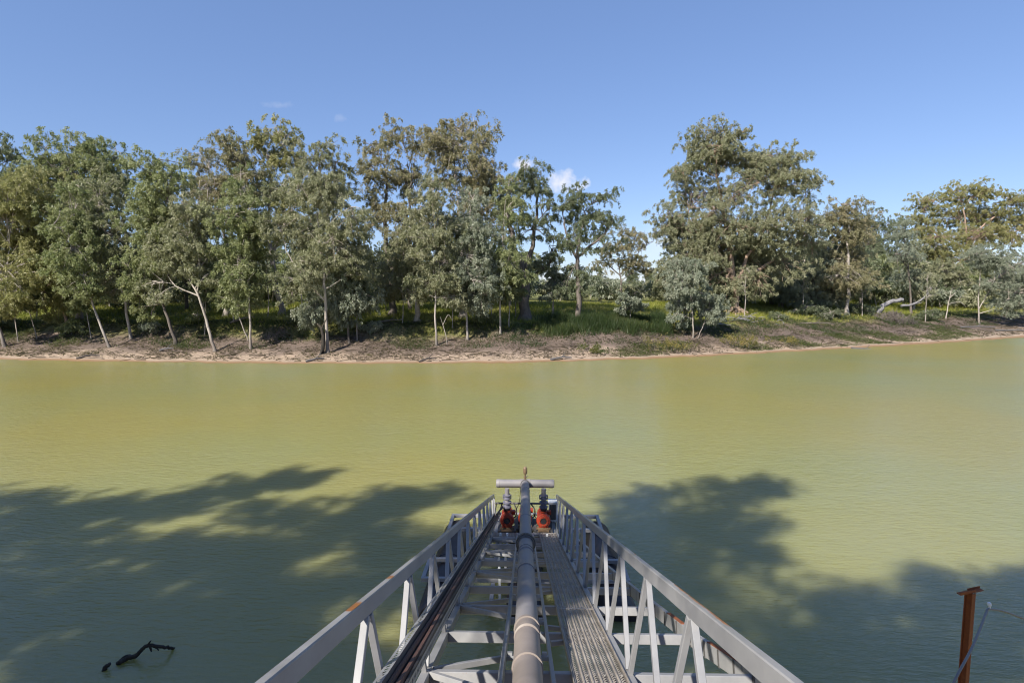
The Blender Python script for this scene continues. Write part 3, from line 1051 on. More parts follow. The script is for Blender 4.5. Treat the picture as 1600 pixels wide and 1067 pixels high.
def build_tree(name, label, cat, base, trunks, lobes, r0, leaf, bark, group=None, dens=1.0, leaf_size=0.225, clump=0.9, per=310, droop=0.68, roots=False, fill=1.7):
    """trunks: world polylines (first starts at the base); lobes: [(centre, rx, ry, rz)]"""
    o = empty(name, base, label, cat, group)
    V, Fq = [], []
    nodes = []
    for ti, tp in enumerate(trunks):
        pts = smooth_path(tp, 5)
        pts = [p + Vector((random.gauss(0, 1), random.gauss(0, 1), 0)) * (r0 * 0.22 if 0 < i else 0) for i, p in enumerate(pts)]
        m = len(pts)
        rs = r0 if ti == 0 else r0 * 0.55
        rad = [rs * (1 - 0.78 * (i / (m - 1)) ** 0.9) for i in range(m)]
        if ti == 0 or tp[0].z < base.z + 0.3:
            pts = [pts[0] - Vector((0, 0, 0.5))] + pts
            rad = [rad[0] * 1.7, rad[0] * 1.35] + rad[1:]
        tube_np(V, Fq, pts, rad, 9)
        k0 = max(2, int(len(pts) * (0.42 if ti == 0 else 0.3)))
        for p, r in zip(pts[k0:], rad[k0:]):
            nodes.append((p, r))
    if roots:
        for k_ in range(9):
            a = k_ * 0.7 + 0.2
            e = base + Vector((math.cos(a) * r0 * 4.2, math.sin(a) * r0 * 3 - 0.4, 0))
            e.z = gz(e.x, e.y) - 0.12
            tube_np(V, Fq, bez(base + Vector((0, 0, r0 * 1.4)), base + Vector((math.cos(a) * r0 * 1.6, math.sin(a) * r0, r0 * 0.3)), e, 6), np.linspace(r0 * 0.5, 0.06, 6), 6)
    CV, CT = [], []
    for (c, rx, ry, rz) in lobes:
        c = Vector(c)
        best, bd = None, 1e9
        for p, r in nodes:
            dd = (p - c).length
            cost = dd + max(0, p.z - (c.z - 0.5 * dd)) * 2.0
            if cost < bd:
                bd, best = cost, (p, r)
        p, r = best
        dist = (c - p).length
        mid = p.lerp(c, 0.5) + Vector((random.gauss(0, 0.08), random.gauss(0, 0.08), 0.10 + random.uniform(-0.06, 0.1))) * dist
        top = c + Vector((random.gauss(0, .3) * rx, random.gauss(0, .3) * ry, rz * 0.35))
        L1 = bez(p, mid, top, 9)
        lr = max(0.03, min(r * 0.6, 0.03 + 0.016 * dist))
        tube_np(V, Fq, L1, np.linspace(lr, 0.02, 9), 6)
        Rm = (rx * ry * rz) ** (1 / 3)
        n = max(3, int(round(2.35 * fill * dens * (rx * rz + rx * ry + ry * rz) / 3 / clump ** 2 * 0.72)))
        d = rng.normal(size=(n, 3)); d /= np.linalg.norm(d, axis=1, keepdims=True)
        rr = rng.uniform(0.05, 1.0, n) ** 0.55
        cen = np.array(tuple(c)) + d * rr[:, None] * np.array([rx, ry, rz]) * 1.0 + rng.normal(size=(n, 3)) * 0.16 * Rm + np.array([0, 0, 0.05 * clump])
        crad = clump * rng.uniform(0.65, 1.25, n) * min(1.0, 0.55 + 0.2 * Rm)
        for q in range(n):
            st = L1[random.randint(3, 8)]
            cc = cen[q]
            ml = (st + cc) / 2 + np.array([0, 0, 0.12 * np.linalg.norm(cc - st)]) + rng.normal(size=3) * 0.12
            tube_np(V, Fq, bez(st, ml, cc, 4), [0.048, 0.038, 0.028, 0.016], 4)
        v, tt = leaves_np(cen, crad, per, leaf_size, droop)
        CV.append(v); CT.append(tt)
    link_obj('trunk', np_mesh('trunk', np.concatenate(V), np.concatenate(Fq), True), bark, o)
    link_obj('crown', crown_mesh('crown', CV, CT), leaf, o)
    return o


def px_tree(name, label, species, bark, base, trunks, lobes, r0, Y=None, cat='tree', group=None, bridge=0.3, **kw):
    """base pixel on the ground (Y None) or a pixel column at depth Y (behind the front trees)"""
    if Y is None:
        b0 = ground_hit(*base)
    else:
        p = at_y(base[0], base[1], Y)
        b0 = Vector((p.x, Y, gz(p.x, Y)))
    Yb = b0.y
    TR = []
    for i, tp in enumerate(trunks):
        pts = [at_y(x, y, Yb + random.uniform(-0.5, 0.5) * (0 if q == 0 else 1)) for q, (x, y) in enumerate(tp)]
        if i == 0:
            pts[0] = b0.copy()
        elif abs(tp[0][1] - base[1]) < 14 and pts[0].z < b0.z + 0.8:
            pts[0] = Vector((pts[0].x, Yb, gz(pts[0].x, Yb)))
        TR.append(pts)
    LB = []
    sc_ = (Yb) / F
    lobes = list(lobes)
    if group == FG and len(lobes) > 3:
        for a in sorted(lobes, key=lambda q: -q[1])[:3]:
            lobes.append((a[0] + random.uniform(-10, 10), a[1] + a[3] * 0.8, a[2] * 0.72, a[3] * 0.6))
    if bridge:
        for i in range(len(lobes)):
            for j in range(i):
                a, e = lobes[i], lobes[j]
                dd = math.hypot(a[0] - e[0], a[1] - e[1])
                if 0.75 * (a[2] + e[2]) / 2 < dd < 1.7 * (a[2] + e[2]) / 2 and random.random() < bridge:
                    q = random.uniform(0.3, 0.7)
                    lobes.append((a[0] + (e[0] - a[0]) * q, a[1] + (e[1] - a[1]) * q + 4, (a[2] + e[2]) * 0.4, (a[3] + e[3]) * 0.42))
    for lb in lobes:
        x, y, rx, ry = lb[:4]
        wr = (rx + ry) / 2 * sc_
        dy = lb[4] if len(lb) > 4 else random.uniform(-1, 1) * wr * 0.75
        c = at_y(x, y, Yb + dy)
        LB.append((c, rx * sc_ * 1.04, wr * 0.95, ry * sc_ * 1.04))
    return build_tree(name, label, cat, b0, TR, LB, r0, LEAF[species], M[bark], group, **kw)


FG = 'gum trees along the water edge of the far bank'
BG = 'tall gum trees behind the front row'
T = px_tree
T('gum_tree', 'olive gum at the very left edge of the far bank, trunk leaning left', 'olive', 'bark_grey', (8, 542), [[(8, 542), (-12, 480), (-30, 420)], [(-10, 490), (10, 430), (15, 380)]],
  [(12, 330, 45, 48), (-30, 400, 50, 60), (22, 420, 40, 45), (42, 292, 32, 24), (-20, 330, 40, 40), (10, 475, 26, 20)], 0.20, group=FG)
T('gum_tree', 'yellow-green gum with several reddish limbs fanning up left from one trunk', 'olive', 'bark_orange', (104, 514), [[(104, 514), (98, 472), (78, 415), (55, 370)], [(98, 472), (90, 415), (100, 370)], [(97, 474), (60, 448), (20, 400)]],
  [(60, 330, 52, 50), (85, 385, 48, 42), (45, 430, 38, 33), (105, 435, 36, 28), (35, 298, 38, 26), (25, 380, 40, 35), (90, 475, 30, 18)], 0.19, group=FG)
T('gum_tree', 'tall dark green gum with three rounded tops behind the yellow-green gum', 'green', 'bark_grey', (122, 470), [[(122, 470), (122, 400), (115, 320)], [(122, 400), (150, 330), (165, 290)]],
  [(78, 240, 34, 26), (125, 232, 34, 24), (168, 250, 30, 28), (105, 285, 55, 42), (160, 300, 48, 38), (125, 350, 60, 48), (60, 272, 28, 28), (185, 270, 18, 25), (100, 410, 50, 35)], 0.34, Y=70, group=BG)
T('gum_tree', 'dark gum poking in at the upper left corner of the tree line', 'dark', 'bark_dark', (-8, 470), [[(-8, 470), (-5, 380), (0, 300)]],
  [(6, 244, 34, 22), (-32, 262, 40, 35), (15, 275, 25, 20), (-20, 310, 50, 40)], 0.33, Y=74, group=BG)
T('gum_tree', 'slender green gum with a bare straight trunk leaning left over the sand', 'green', 'bark_grey', (171, 543), [[(171, 543), (150, 490), (132, 435), (118, 390)]],
  [(112, 392, 36, 40), (98, 345, 28, 32), (125, 440, 28, 28), (115, 300, 24, 24), (130, 350, 24, 30)], 0.15, group=FG)
T('gum_tree', 'pale olive gum with narrow crown left of the large pale green pair', 'grey', 'bark_grey', (205, 529), [[(205, 529), (193, 460), (180, 410), (160, 350)]],
  [(158, 298, 36, 30), (150, 338, 38, 34), (180, 368, 38, 38), (192, 408, 32, 34), (142, 385, 26, 24), (178, 440, 26, 26)], 0.17, group=FG)
T('gum_tree', 'large pale green gum with domed crown and dark leaning trunk', 'green', 'bark_dark', (275, 538), [[(275, 538), (258, 485), (240, 430), (228, 370)], [(250, 460), (275, 400), (272, 350)]],
  [(245, 262, 36, 28), (225, 308, 32, 34), (268, 298, 36, 33), (235, 358, 38, 38), (215, 428, 26, 28), (262, 340, 30, 30), (228, 465, 26, 24), (250, 400, 30, 30)], 0.20, group=FG)
T('gum_tree', 'pale green gum with white forked trunk leaning left at the sand edge', 'grey', 'bark_pale', (336, 549), [[(336, 549), (322, 500), (308, 458), (288, 428), (255, 395)], [(308, 458), (312, 410), (303, 370)], [(309, 462), (275, 447), (262, 430)]],
  [(300, 370, 36, 34), (258, 400, 32, 28), (318, 412, 24, 28), (238, 448, 24, 24), (278, 398, 32, 32), (292, 325, 28, 26), (318, 345, 22, 25)], 0.17, group=FG)
T('gum_tree', 'narrow pale green gum with two thin straight stems between leaning white trunk and many-stemmed gum', 'green', 'bark_pale', (392, 545), [[(392, 545), (390, 480), (388, 420), (376, 330)], [(388, 532), (372, 490), (362, 450)]],
  [(372, 298, 30, 26), (365, 343, 34, 34), (393, 368, 32, 38), (375, 413, 34, 34), (386, 452, 36, 28), (350, 448, 24, 28), (398, 322, 24, 24), (355, 395, 24, 26)], 0.14, group=FG)
T('gum_tree', 'tall brownish gum with loose crown behind the narrow pale green gum', 'brown', 'bark_grey', (352, 470), [[(352, 470), (352, 400), (345, 300)], [(352, 390), (375, 320), (385, 270)]],
  [(345, 222, 31, 22), (318, 252, 26, 28), (370, 250, 32, 28), (333, 300, 38, 38), (385, 285, 32, 38), (350, 340, 38, 38), (310, 290, 18, 25)], 0.36, Y=71, group=BG, dens=0.85)
T('gum_tree', 'tallest green gum on the left half, open crown with sky between branches', 'olive', 'bark_grey', (440, 472), [[(440, 472), (428, 420), (420, 350), (425, 280)], [(425, 400), (455, 320), (460, 260)]],
  [(425, 206, 36, 18), (398, 228, 24, 24), (455, 222, 26, 24), (430, 256, 38, 26), (447, 300, 36, 33), (468, 258, 20, 26), (410, 310, 35, 35), (435, 360, 40, 35)], 0.42, Y=73, group=BG, dens=0.8)
T('gum_tree', 'round topped gum behind the many-stemmed gum, right of the tallest one', 'grey', 'bark_dark', (525, 470), [[(525, 470), (520, 400), (510, 310)]],
  [(495, 238, 33, 24), (525, 266, 22, 28), (482, 278, 33, 28), (515, 310, 33, 33), (500, 350, 40, 35)], 0.34, Y=69, group=BG)
T('gum_tree', 'grey-brown gum with many white stems spreading up from one base', 'grey', 'bark_pale', (512, 551), [[(512, 551), (510, 500), (506, 440), (500, 380), (495, 330)], [(508, 470), (480, 440), (452, 400), (440, 360)], [(506, 440), (530, 390), (548, 330)], [(505, 450), (515, 400), (522, 350)]],
  [(500, 290, 40, 32), (455, 308, 36, 36), (545, 340, 32, 38), (440, 358, 30, 34), (482, 365, 42, 36), (530, 385, 40, 33), (555, 398, 26, 33), (490, 415, 33, 28), (450, 440, 20, 24), (520, 310, 30, 30)], 0.19, group=FG)
T('gum_tree', 'low drooping gum with bright foliage hanging in front of the many-stemmed gum', 'blue', 'bark_dark', (546, 536), [[(546, 536), (541, 490), (536, 450), (530, 425)]],
  [(530, 438, 35, 32), (512, 470, 32, 25), (560, 465, 32, 30), (482, 488, 23, 20), (545, 408, 24, 22), (535, 492, 24, 14)], 0.14, group=FG, droop=1.0)
T('gum_tree', 'reddish sparse-topped gum with a thick dark trunk on the grass', 'brown', 'bark_dark', (612, 474), [[(612, 474), (612, 430), (602, 360), (605, 280)], [(610, 420), (635, 340), (645, 270)]],
  [(625, 205, 38, 15), (590, 234, 30, 20), (650, 218, 26, 20), (600, 278, 36, 30), (640, 278, 32, 36), (582, 330, 28, 32), (620, 338, 38, 38), (573, 258, 16, 18)], 0.48, Y=72, group=BG, dens=0.72)
T('gum_tree', 'tall broad olive-brown gum, tallest in the middle of the tree line', 'brown', 'bark_grey', (722, 470), [[(722, 470), (722, 400), (715, 310)], [(722, 390), (750, 310), (760, 250)]],
  [(715, 203, 42, 20), (680, 222, 25, 24), (755, 222, 28, 26), (700, 258, 42, 30), (750, 262, 36, 30), (725, 300, 42, 28), (770, 288, 20, 26), (735, 340, 50, 35), (780, 320, 22, 25)], 0.42, Y=70, group=BG)
T('gum_tree', 'narrow grey-green gum with one thin straight trunk left of its twin', 'grey', 'bark_grey', (682, 540), [[(682, 540), (680, 480), (682, 400), (675, 310)]],
  [(672, 290, 28, 22), (665, 330, 30, 30), (690, 358, 32, 33), (665, 385, 32, 33), (690, 418, 34, 30), (662, 440, 28, 26), (702, 450, 22, 24), (680, 310, 22, 22)], 0.13, group=FG)
T('gum_tree', 'narrow grey-green gum with a spire crown just left of centre bank', 'blue', 'bark_grey', (730, 532), [[(730, 532), (729, 470), (730, 400), (735, 320)]],
  [(738, 310, 26, 22), (725, 350, 30, 28), (750, 370, 30, 33), (735, 410, 38, 30), (715, 440, 30, 28), (755, 442, 28, 30), (735, 468, 26, 18)], 0.14, group=FG)
T('gum_tree', 'short gum with a thick pale trunk standing on the bank edge', 'grey', 'bark_pale', (652, 502), [[(652, 502), (652, 465), (647, 430), (638, 390)]],
  [(630, 398, 36, 28), (655, 418, 28, 26), (610, 420, 28, 28), (640, 365, 30, 26), (600, 450, 22, 18)], 0.36, group=FG)
T('gum_tree', 'slim bright green gum in front of the dark forked trunk', 'green', 'bark_grey', (782, 522), [[(782, 522), (781, 460), (785, 390), (790, 310)]],
  [(790, 303, 22, 24), (800, 343, 28, 28), (786, 383, 28, 30), (804, 418, 26, 28), (776, 440, 26, 26)], 0.12, group=FG)
T('gum_tree', 'dark gum with massive forked black trunk and sky showing through the crown', 'dark', 'bark_dark', (820, 468), [[(820, 468), (818, 425), (802, 380), (795, 300)], [(818, 428), (835, 370), (842, 290)], [(818, 440), (850, 420), (872, 390)]],
  [(815, 274, 28, 22), (842, 288, 24, 26), (800, 318, 26, 28), (855, 328, 24, 26), (832, 360, 34, 24), (862, 392, 26, 24), (838, 420, 28, 20)], 0.72, Y=71, group=BG, dens=0.75)
T('gum_tree', 'dark spreading gum with flat top right of the small white cloud', 'dark', 'bark_dark', (905, 470), [[(905, 470), (903, 420), (905, 380), (915, 330)], [(904, 400), (940, 370), (956, 348)], [(904, 410), (885, 365), (880, 335)]],
  [(905, 300, 30, 12), (935, 308, 26, 14), (885, 328, 26, 24), (950, 338, 18, 18), (915, 342, 32, 22), (890, 378, 28, 24), (937, 378, 26, 20), (905, 430, 32, 24), (885, 447, 24, 18)], 0.36, Y=70, group=BG, dens=0.8)
T('gum_tree', 'small sparse brownish tree with black trunk at the edge of the clearing', 'brown', 'bark_dark', (970, 473), [[(970, 473), (970, 440), (966, 410)], [(970, 432), (945, 408), (935, 395)], [(970, 428), (995, 400), (1000, 385)]],
  [(975, 365, 28, 17), (950, 390, 24, 20), (1000, 386, 18, 20), (975, 408, 30, 18), (1008, 420, 16, 18), (935, 415, 16, 14)], 0.22, group=BG, dens=0.7)
T('gum_tree', 'huge spreading river gum with gnarled roots, biggest tree on the right', 'grey', 'bark_orange', (1150, 488), [[(1150, 488), (1148, 450), (1142, 400), (1130, 330), (1118, 250)], [(1148, 448), (1170, 400), (1200, 340), (1215, 280)], [(1145, 430), (1105, 390), (1075, 340)], [(1150, 440), (1215, 400), (1255, 340)]],
  [(1120, 208, 42, 18), (1150, 214, 22, 15), (1085, 233, 28, 22), (1062, 268, 24, 22), (1110, 252, 40, 28), (1190, 248, 34, 20), (1235, 253, 36, 22), (1264, 290, 20, 28), (1215, 288, 46, 32), (1155, 300, 36, 32), (1090, 308, 50, 30), (1043, 345, 30, 26), (1085, 362, 50, 36), (1140, 362, 46, 36), (1200, 358, 46, 36), (1250, 348, 38, 36), (1060, 408, 36, 36), (1110, 426, 44, 30), (1180, 425, 38, 26), (1225, 415, 40, 30), (1268, 378, 28, 36), (1150, 250, 26, 26), (1082, 452, 40, 24), (1128, 452, 26, 20), (1186, 458, 26, 16), (1048, 436, 30, 26), (1105, 395, 40, 30), (1172, 395, 36, 28)], 0.62, group=BG, roots=True)
T('gum_tree', 'low dark blue-green gum spreading right from under the huge river gum', 'blue', 'bark_dark', (1222, 482), [[(1222, 482), (1225, 450), (1250, 420)], [(1224, 460), (1280, 445), (1310, 430)]],
  [(1225, 440, 36, 22), (1250, 465, 36, 16), (1300, 468, 36, 16), (1270, 430, 38, 30), (1310, 438, 32, 30), (1290, 390, 33, 32), (1200, 452, 22, 16), (1325, 400, 25, 28)], 0.25, group=BG)
T('sapling', 'grey-blue two-stemmed sapling on the sand in front of the huge river gum', 'blue', 'bark_pale', (1083, 528), [[(1083, 528), (1082, 490), (1075, 440)], [(1090, 528), (1102, 500), (1110, 470)]],
  [(1072, 450, 30, 26), (1104, 468, 28, 22), (1065, 478, 22, 20), (1085, 420, 26, 22), (1118, 488, 20, 14), (1055, 425, 20, 18)], 0.10, group=FG, clump=0.6, droop=1.1, dens=0.8, bridge=0)
T('gum_tree', 'red-brown topped gum just right of the huge river gum', 'brown', 'bark_grey', (1325, 465), [[(1325, 465), (1325, 400), (1320, 350)]],
  [(1322, 325, 27, 17), (1300, 345, 26, 20), (1345, 350, 26, 22), (1325, 370, 33, 25), (1315, 340, 25, 18), (1325, 408, 40, 28), (1308, 438, 36, 24), (1345, 442, 34, 24)], 0.3, Y=92, group=BG)
T('gum_tree', 'dense dark gum with leaning black trunk above the bleached fallen log', 'dark', 'bark_dark', (1388, 474), [[(1388, 474), (1384, 440), (1376, 390)], [(1386, 450), (1405, 410)]],
  [(1360, 350, 26, 18), (1395, 360, 22, 22), (1345, 388, 33, 28), (1385, 398, 36, 30), (1355, 428, 36, 28), (1400, 428, 26, 22), (1322, 425, 30, 28), (1360, 458, 34, 16), (1335, 455, 26, 16), (1420, 450, 26, 20)], 0.34, group=BG)
T('gum_tree', 'thin dark gum between the dense dark one and the flat-topped gum', 'blue', 'bark_dark', (1425, 466), [[(1425, 466), (1420, 420), (1412, 370)]],
  [(1410, 372, 18, 24), (1416, 408, 20, 26), (1430, 440, 24, 18)], 0.2, Y=104, group=BG)
T('gum_tree', 'big flat-topped olive gum with orange limbs near the right edge', 'olive', 'bark_orange', (1508, 476), [[(1508, 476), (1509, 420), (1510, 370), (1505, 325)], [(1510, 390), (1470, 368), (1440, 345)], [(1510, 375), (1550, 342), (1580, 328)], [(1509, 410), (1560, 385), (1590, 370)]],
  [(1500, 303, 36, 17), (1540, 302, 36, 17), (1450, 318, 32, 17), (1580, 316, 32, 20), (1432, 345, 24, 18), (1490, 338, 40, 22), (1550, 343, 40, 24), (1462, 380, 44, 24), (1520, 374, 38, 24), (1580, 368, 38, 26), (1442, 410, 32, 24), (1505, 412, 38, 24), (1600, 345, 30, 24), (1470, 435, 34, 22), (1520, 440, 30, 22)], 0.5, group=BG, dens=0.9)
T('gum_tree', 'grey-blue gum with white forked stems at the right end of the sand', 'blue', 'bark_pale', (1530, 506), [[(1530, 506), (1529, 460), (1533, 410)], [(1530, 482), (1545, 455), (1562, 420)], [(1530, 490), (1550, 484), (1562, 478)]],
  [(1560, 410, 33, 22), (1592, 420, 33, 33), (1548, 440, 20, 14), (1597, 460, 28, 22), (1572, 478, 20, 11), (1532, 396, 22, 16), (1625, 440, 30, 35)], 0.15, group=FG)
T('sapling', 'bare pale sapling with a few sprigs, left of the white forked stems', 'grey', 'bark_pale', (1478, 498), [[(1478, 498), (1484, 465), (1490, 443)], [(1484, 466), (1503, 447), (1515, 440)], [(1482, 475), (1500, 472), (1510, 480)]],
  [(1492, 434, 22, 10), (1474, 422, 22, 14), (1514, 438, 12, 7)], 0.10, group=FG, dens=0.8, clump=0.6)
T('sapling', 'pale slanting sapling at the far right, right of the white forked stems', 'blue', 'bark_pale', (1572, 494), [[(1572, 494), (1580, 465), (1594, 448)]],
  [(1590, 440, 24, 16), (1605, 465, 22, 16)], 0.11, group=FG, clump=0.6)
T('gum_tree', 'gum standing just beyond the right edge of the view', 'olive', 'bark_orange', (1680, 480), [[(1680, 480), (1680, 420), (1675, 350)]],
  [(1660, 330, 40, 22), (1700, 340, 45, 25), (1680, 385, 60, 35), (1650, 420, 35, 28)], 0.4, group=BG)
T('gum_tree', 'gum standing just beyond the left edge of the view', 'green', 'bark_grey', (-80, 535), [[(-80, 535), (-85, 470), (-90, 380)]],
  [(-80, 300, 50, 45), (-110, 360, 55, 50), (-60, 390, 40, 40), (-90, 440, 50, 35)], 0.22, group=FG)
for (bx, by, w_, h_, lab, sp) in ((112, 522, 22, 16, 'leafy bush on the bank below the yellow-green gum', 'green'), (238, 518, 20, 12, 'pale bush at the foot of the slope left of the dark leaning trunk', 'blue'),
                            (310, 505, 20, 14, 'bush on the slope left of the leaning white trunk', 'green'), (468, 505, 26, 16, 'dark bush on the slope left of the many-stemmed gum', 'dark'),
                            (585, 520, 18, 14, 'bush on the slope right of the low drooping gum', 'blue'), (760, 505, 22, 14, 'low bush on the grass left of the slim bright green gum', 'green'),
                            (1345, 492, 26, 14, 'dark bush on the slope left of the bleached fallen log', 'dark'), (1450, 500, 24, 12, 'grey bush right of the tangled twig mound', 'dark'),
                            (1262, 492, 30, 13, 'dark bush on the slope between the huge river gum and the fallen log', 'dark'), (1300, 500, 26, 11, 'low dark bush on the open slope left of the dry twig mound', 'near'),
                            (1215, 500, 18, 9, 'small dark bush on the slope just right of the exposed roots', 'dark'), (880, 455, 26, 14, 'dark low bush under the dark spreading gum', 'dark'), (5, 515, 24, 18, 'dark bush at the very left of the bank', 'dark')):
    T('bush', lab, sp, 'bark_grey', (bx, by), [[(bx, by), (bx + 2, by - h_ * 0.6), (bx + 4, by - h_)]],
      [(bx, by - h_ * 0.8, w_ * 0.7, h_ * 0.6), (bx - w_ * 0.5, by - h_ * 0.5, w_ * 0.5, h_ * 0.45), (bx + w_ * 0.5, by - h_ * 0.6, w_ * 0.5, h_ * 0.45)], 0.05, cat='bush', group='bushes on the far bank slope', clump=0.5, per=120)
# thin understorey stems on the bank
for (bx, by, tx, ty, lab, sp) in ((58, 530, 36, 450, 'dark sapling stem leaning left between the two leftmost gums', 'dark'), (28, 534, 16, 440, 'thin dark sapling stem leaning left beside the leftmost trunk', 'olive'), (143, 530, 128, 450, 'thin sapling behind the straight left-leaning trunk', 'green'),
                                  (320, 525, 322, 440, 'thin dark sapling just left of the leaning white trunk', 'dark'), (558, 533, 556, 455, 'slim dark sapling right of the low drooping gum', 'dark'),
                                  (707, 512, 708, 440, 'thin sapling between the twin narrow grey-green gums', 'grey'), (795, 512, 797, 440, 'thin sapling right of the slim bright green gum', 'dark'),
                                  (862, 500, 866, 440, 'low leafy sapling in front of the dark spreading gum', 'blue'), (985, 505, 985, 470, 'grey leafy sapling standing among the reeds', 'blue')):
    h_ = by - ty
    T('sapling', lab, sp, 'bark_grey', (bx, by), [[(bx, by), ((bx + tx) / 2, (by + ty) / 2), (tx, ty)]],
      [(tx, ty, 18, 0.28 * h_), (tx - 6, ty + 0.35 * h_, 14, 0.16 * h_), (tx + 8, ty + 0.2 * h_, 15, 0.2 * h_)], 0.07, group='saplings on the far bank', clump=0.55, leaf_size=0.28, dens=0.8)

# woods behind: a few prototypes, copied


def proto(label, species, bark, h, w, seed):
    random.seed(seed)
    lob = []
    for k_ in range(11):
        z = h * random.uniform(0.22, 0.92)
        a, rr = random.uniform(0, 6.28), w * 0.32 * random.uniform(0.2, 1)
        q = w * random.uniform(0.22, 0.34) * (1.1 - 0.4 * z / h)
        lob.append((Vector((math.cos(a) * rr, math.sin(a) * rr, z)), q, q, q * 0.85))
    tr = [[Vector((0, 0, 0)), Vector((random.uniform(-.3, .3), 0, h * 0.3)), Vector((random.uniform(-.6, .6), 0.2, h * 0.6)), Vector((random.uniform(-1, 1), 0, h * 0.85))],
          [Vector((0, 0, h * 0.3)), Vector((w * 0.15, 0, h * 0.5)), Vector((w * 0.25, 0, h * 0.7))]]
    return build_tree('woodland_tree', label, 'tree', Vector((0, 0, 0)), tr, lob, 0.26, LEAF[species], M[bark], dens=0.8, leaf_size=0.46, clump=1.0, per=85)


def dup(root, loc, rz, sc_, label=None, group=None):
    r = root.copy(); C.objects.link(r)
    r.location = loc; r.rotation_euler = (0, 0, rz); r.scale = sc_
    if label:
        r['label'] = label
    if group:
        r['group'] = group
    for ch in list(root.children):
        c_ = ch.copy(); C.objects.link(c_); c_.parent = r
    return r


WL = 'mid-height gum standing in the shaded woods behind or beside the front trees'
WG = 'woodland trees behind the front row'
protos = [proto(WL, 'dark', 'bark_dark', 12, 7.5, 3), proto(WL, 'green', 'bark_dark', 11, 8, 5), proto(WL, 'grey', 'bark_grey', 12.5, 7, 8), proto(WL, 'dark', 'bark_grey', 10, 8, 13)]
random.seed(21)
used = 0
spots = []
for row, (dt, step) in enumerate(((24, 7.4), (36, 8.0), (50, 8.0), (75, 9.0), (105, 10.0))):
    x = -82.0 - row * 17
    while x < 100 + row * 24:
        x += step * random.uniform(0.75, 1.25)
        y = float(y_w(x)) + (dt if x < 40 else dt * 1.15) + random.uniform(-4, 4)
        px = 800 + F * ((x + 0.027) / y) + 20
        if 850 < px < 1030 and row < 3:
            continue
        s = random.uniform(0.78, 1.08)
        if 845 < px < 1035:
            s *= 0.62
        spots.append((x, y, s))
for x in np.arange(-128, -74, 6.0):
    for dt in (5, 13):
        spots.append((float(x) + random.uniform(-2, 2), float(y_w(x)) + dt + random.uniform(-2, 2), random.uniform(0.9, 1.15)))
for i, (x, y, s) in enumerate(spots):
    pr = protos[i % 4]
    rz = random.uniform(0, 6.28)
    loc = (x, y, gz(x, y) - 0.1)
    if i < 4:
        pr.location = loc; pr.rotation_euler = (0, 0, rz); pr.scale = (s, s, s * random.uniform(0.9, 1.1)); tag(pr, WL, group=WG)
    else:
        dup(pr, loc, rz, (s, s, s * random.uniform(0.9, 1.12)), WL, WG)
random.seed(77)
def proto_pole(seed):
    random.seed(seed)
    lob = [(Vector((random.uniform(-.6, .6), random.uniform(-.5, .5), z)), 0.95, 0.9, 1.1) for z in (4.4, 5.6, 6.8, 7.8)]
    return build_tree('slender_tree', SLL, 'tree', Vector((0, 0, 0)), [[Vector((0, 0, 0)), Vector((0.15, 0, 2.5)), Vector((0.0, 0.1, 5)), Vector((0.3, 0, 8))]], lob, 0.085, LEAF['grey'], M['bark_grey'], SLG, dens=0.8, per=150)
SLL = 'slender grey-stemmed young gum rising out of the grass between the bigger trees'
SLG = 'young gums in the grass behind the front row'
sp_ = [proto_pole(41), proto_pole(42)]
for i, x in enumerate(np.concatenate([np.linspace(-62, 3, 20), np.linspace(30, 66, 4)])):
    x = float(x) + random.uniform(-1, 1)
    y = float(y_w(x)) + random.uniform(11, 24)
    s = random.uniform(0.7, 1.15)
    loc = (x, y, gz(x, y) - 0.05)
    if i < 2:
        sp_[i].location = loc; sp_[i].scale = (s, s, s)
    else:
        dup(sp_[i % 2], loc, random.uniform(0, 6), (s, s, s), SLL, SLG)
# pale low bushes across the clearing and along the wood's edge
PBL = 'pale low bush at the back of the grassy clearing'
PBG = 'bushes behind the clearing'


def proto_bush(species, seed):
    random.seed(seed)
    lob = [(Vector((random.uniform(-1.2, 1.2), random.uniform(-0.8, 0.8), random.uniform(0.9, 2.3))), 1.0, 0.9, 0.8) for _ in range(6)]
    tr = [[Vector((0, 0, 0)), Vector((0.1, 0, 0.7)), Vector((0.2, 0, 1.5))], [Vector((0.05, 0, 0.3)), Vector((-0.5, 0, 0.9)), Vector((-0.7, 0.1, 1.5))]]
    return build_tree('bush', PBL, 'bush', Vector((0, 0, 0)), tr, lob, 0.07, LEAF[species], M['bark_grey'], PBG, dens=0.9, leaf_size=0.36, clump=0.6, per=60)


bp_ = [proto_bush('grey', 31), proto_bush('blue', 32), proto_bush('dark', 33)]
random.seed(5)
k_ = 0
for (xa, xb, n, da, db) in ((4, 30, 22, 36, 62), (-80, 2, 26, 26, 58), (26, 95, 34, 24, 60)):
    for q in range(n):
        x = xa + (xb - xa) * (q + random.uniform(0.1, 0.9)) / n
        y = float(y_w(x)) + random.uniform(da, db)
        s = random.uniform(0.9, 1.6) if xa == 4 else random.uniform(1.2, 2.2)
        lab, grp = (PBL, PBG) if xa == 4 else (('low bush in the shade under the trees of the left woods', 'bushes under the left woods') if xa < 0 else ('low bush in the shade behind the trees on the right', 'bushes under the right woods'))
        loc = (x, y, gz(x, y) - 0.05)
        if k_ < 3:
            o = bp_[k_]; o.location = loc; o.scale = (s, s, s); tag(o, lab, group=grp)
        else:
            dup(bp_[k_ % 3], loc, random.uniform(0, 6), (s * 1.1, s, s), lab, grp)
        k_ += 1

# ------------------------------------------------------------------ trees on the near bank (their crowns shade the water)
KZ = 1 / math.tan(SUN_EL)
LH = Vector((L.x, L.y, 0)).normalized()


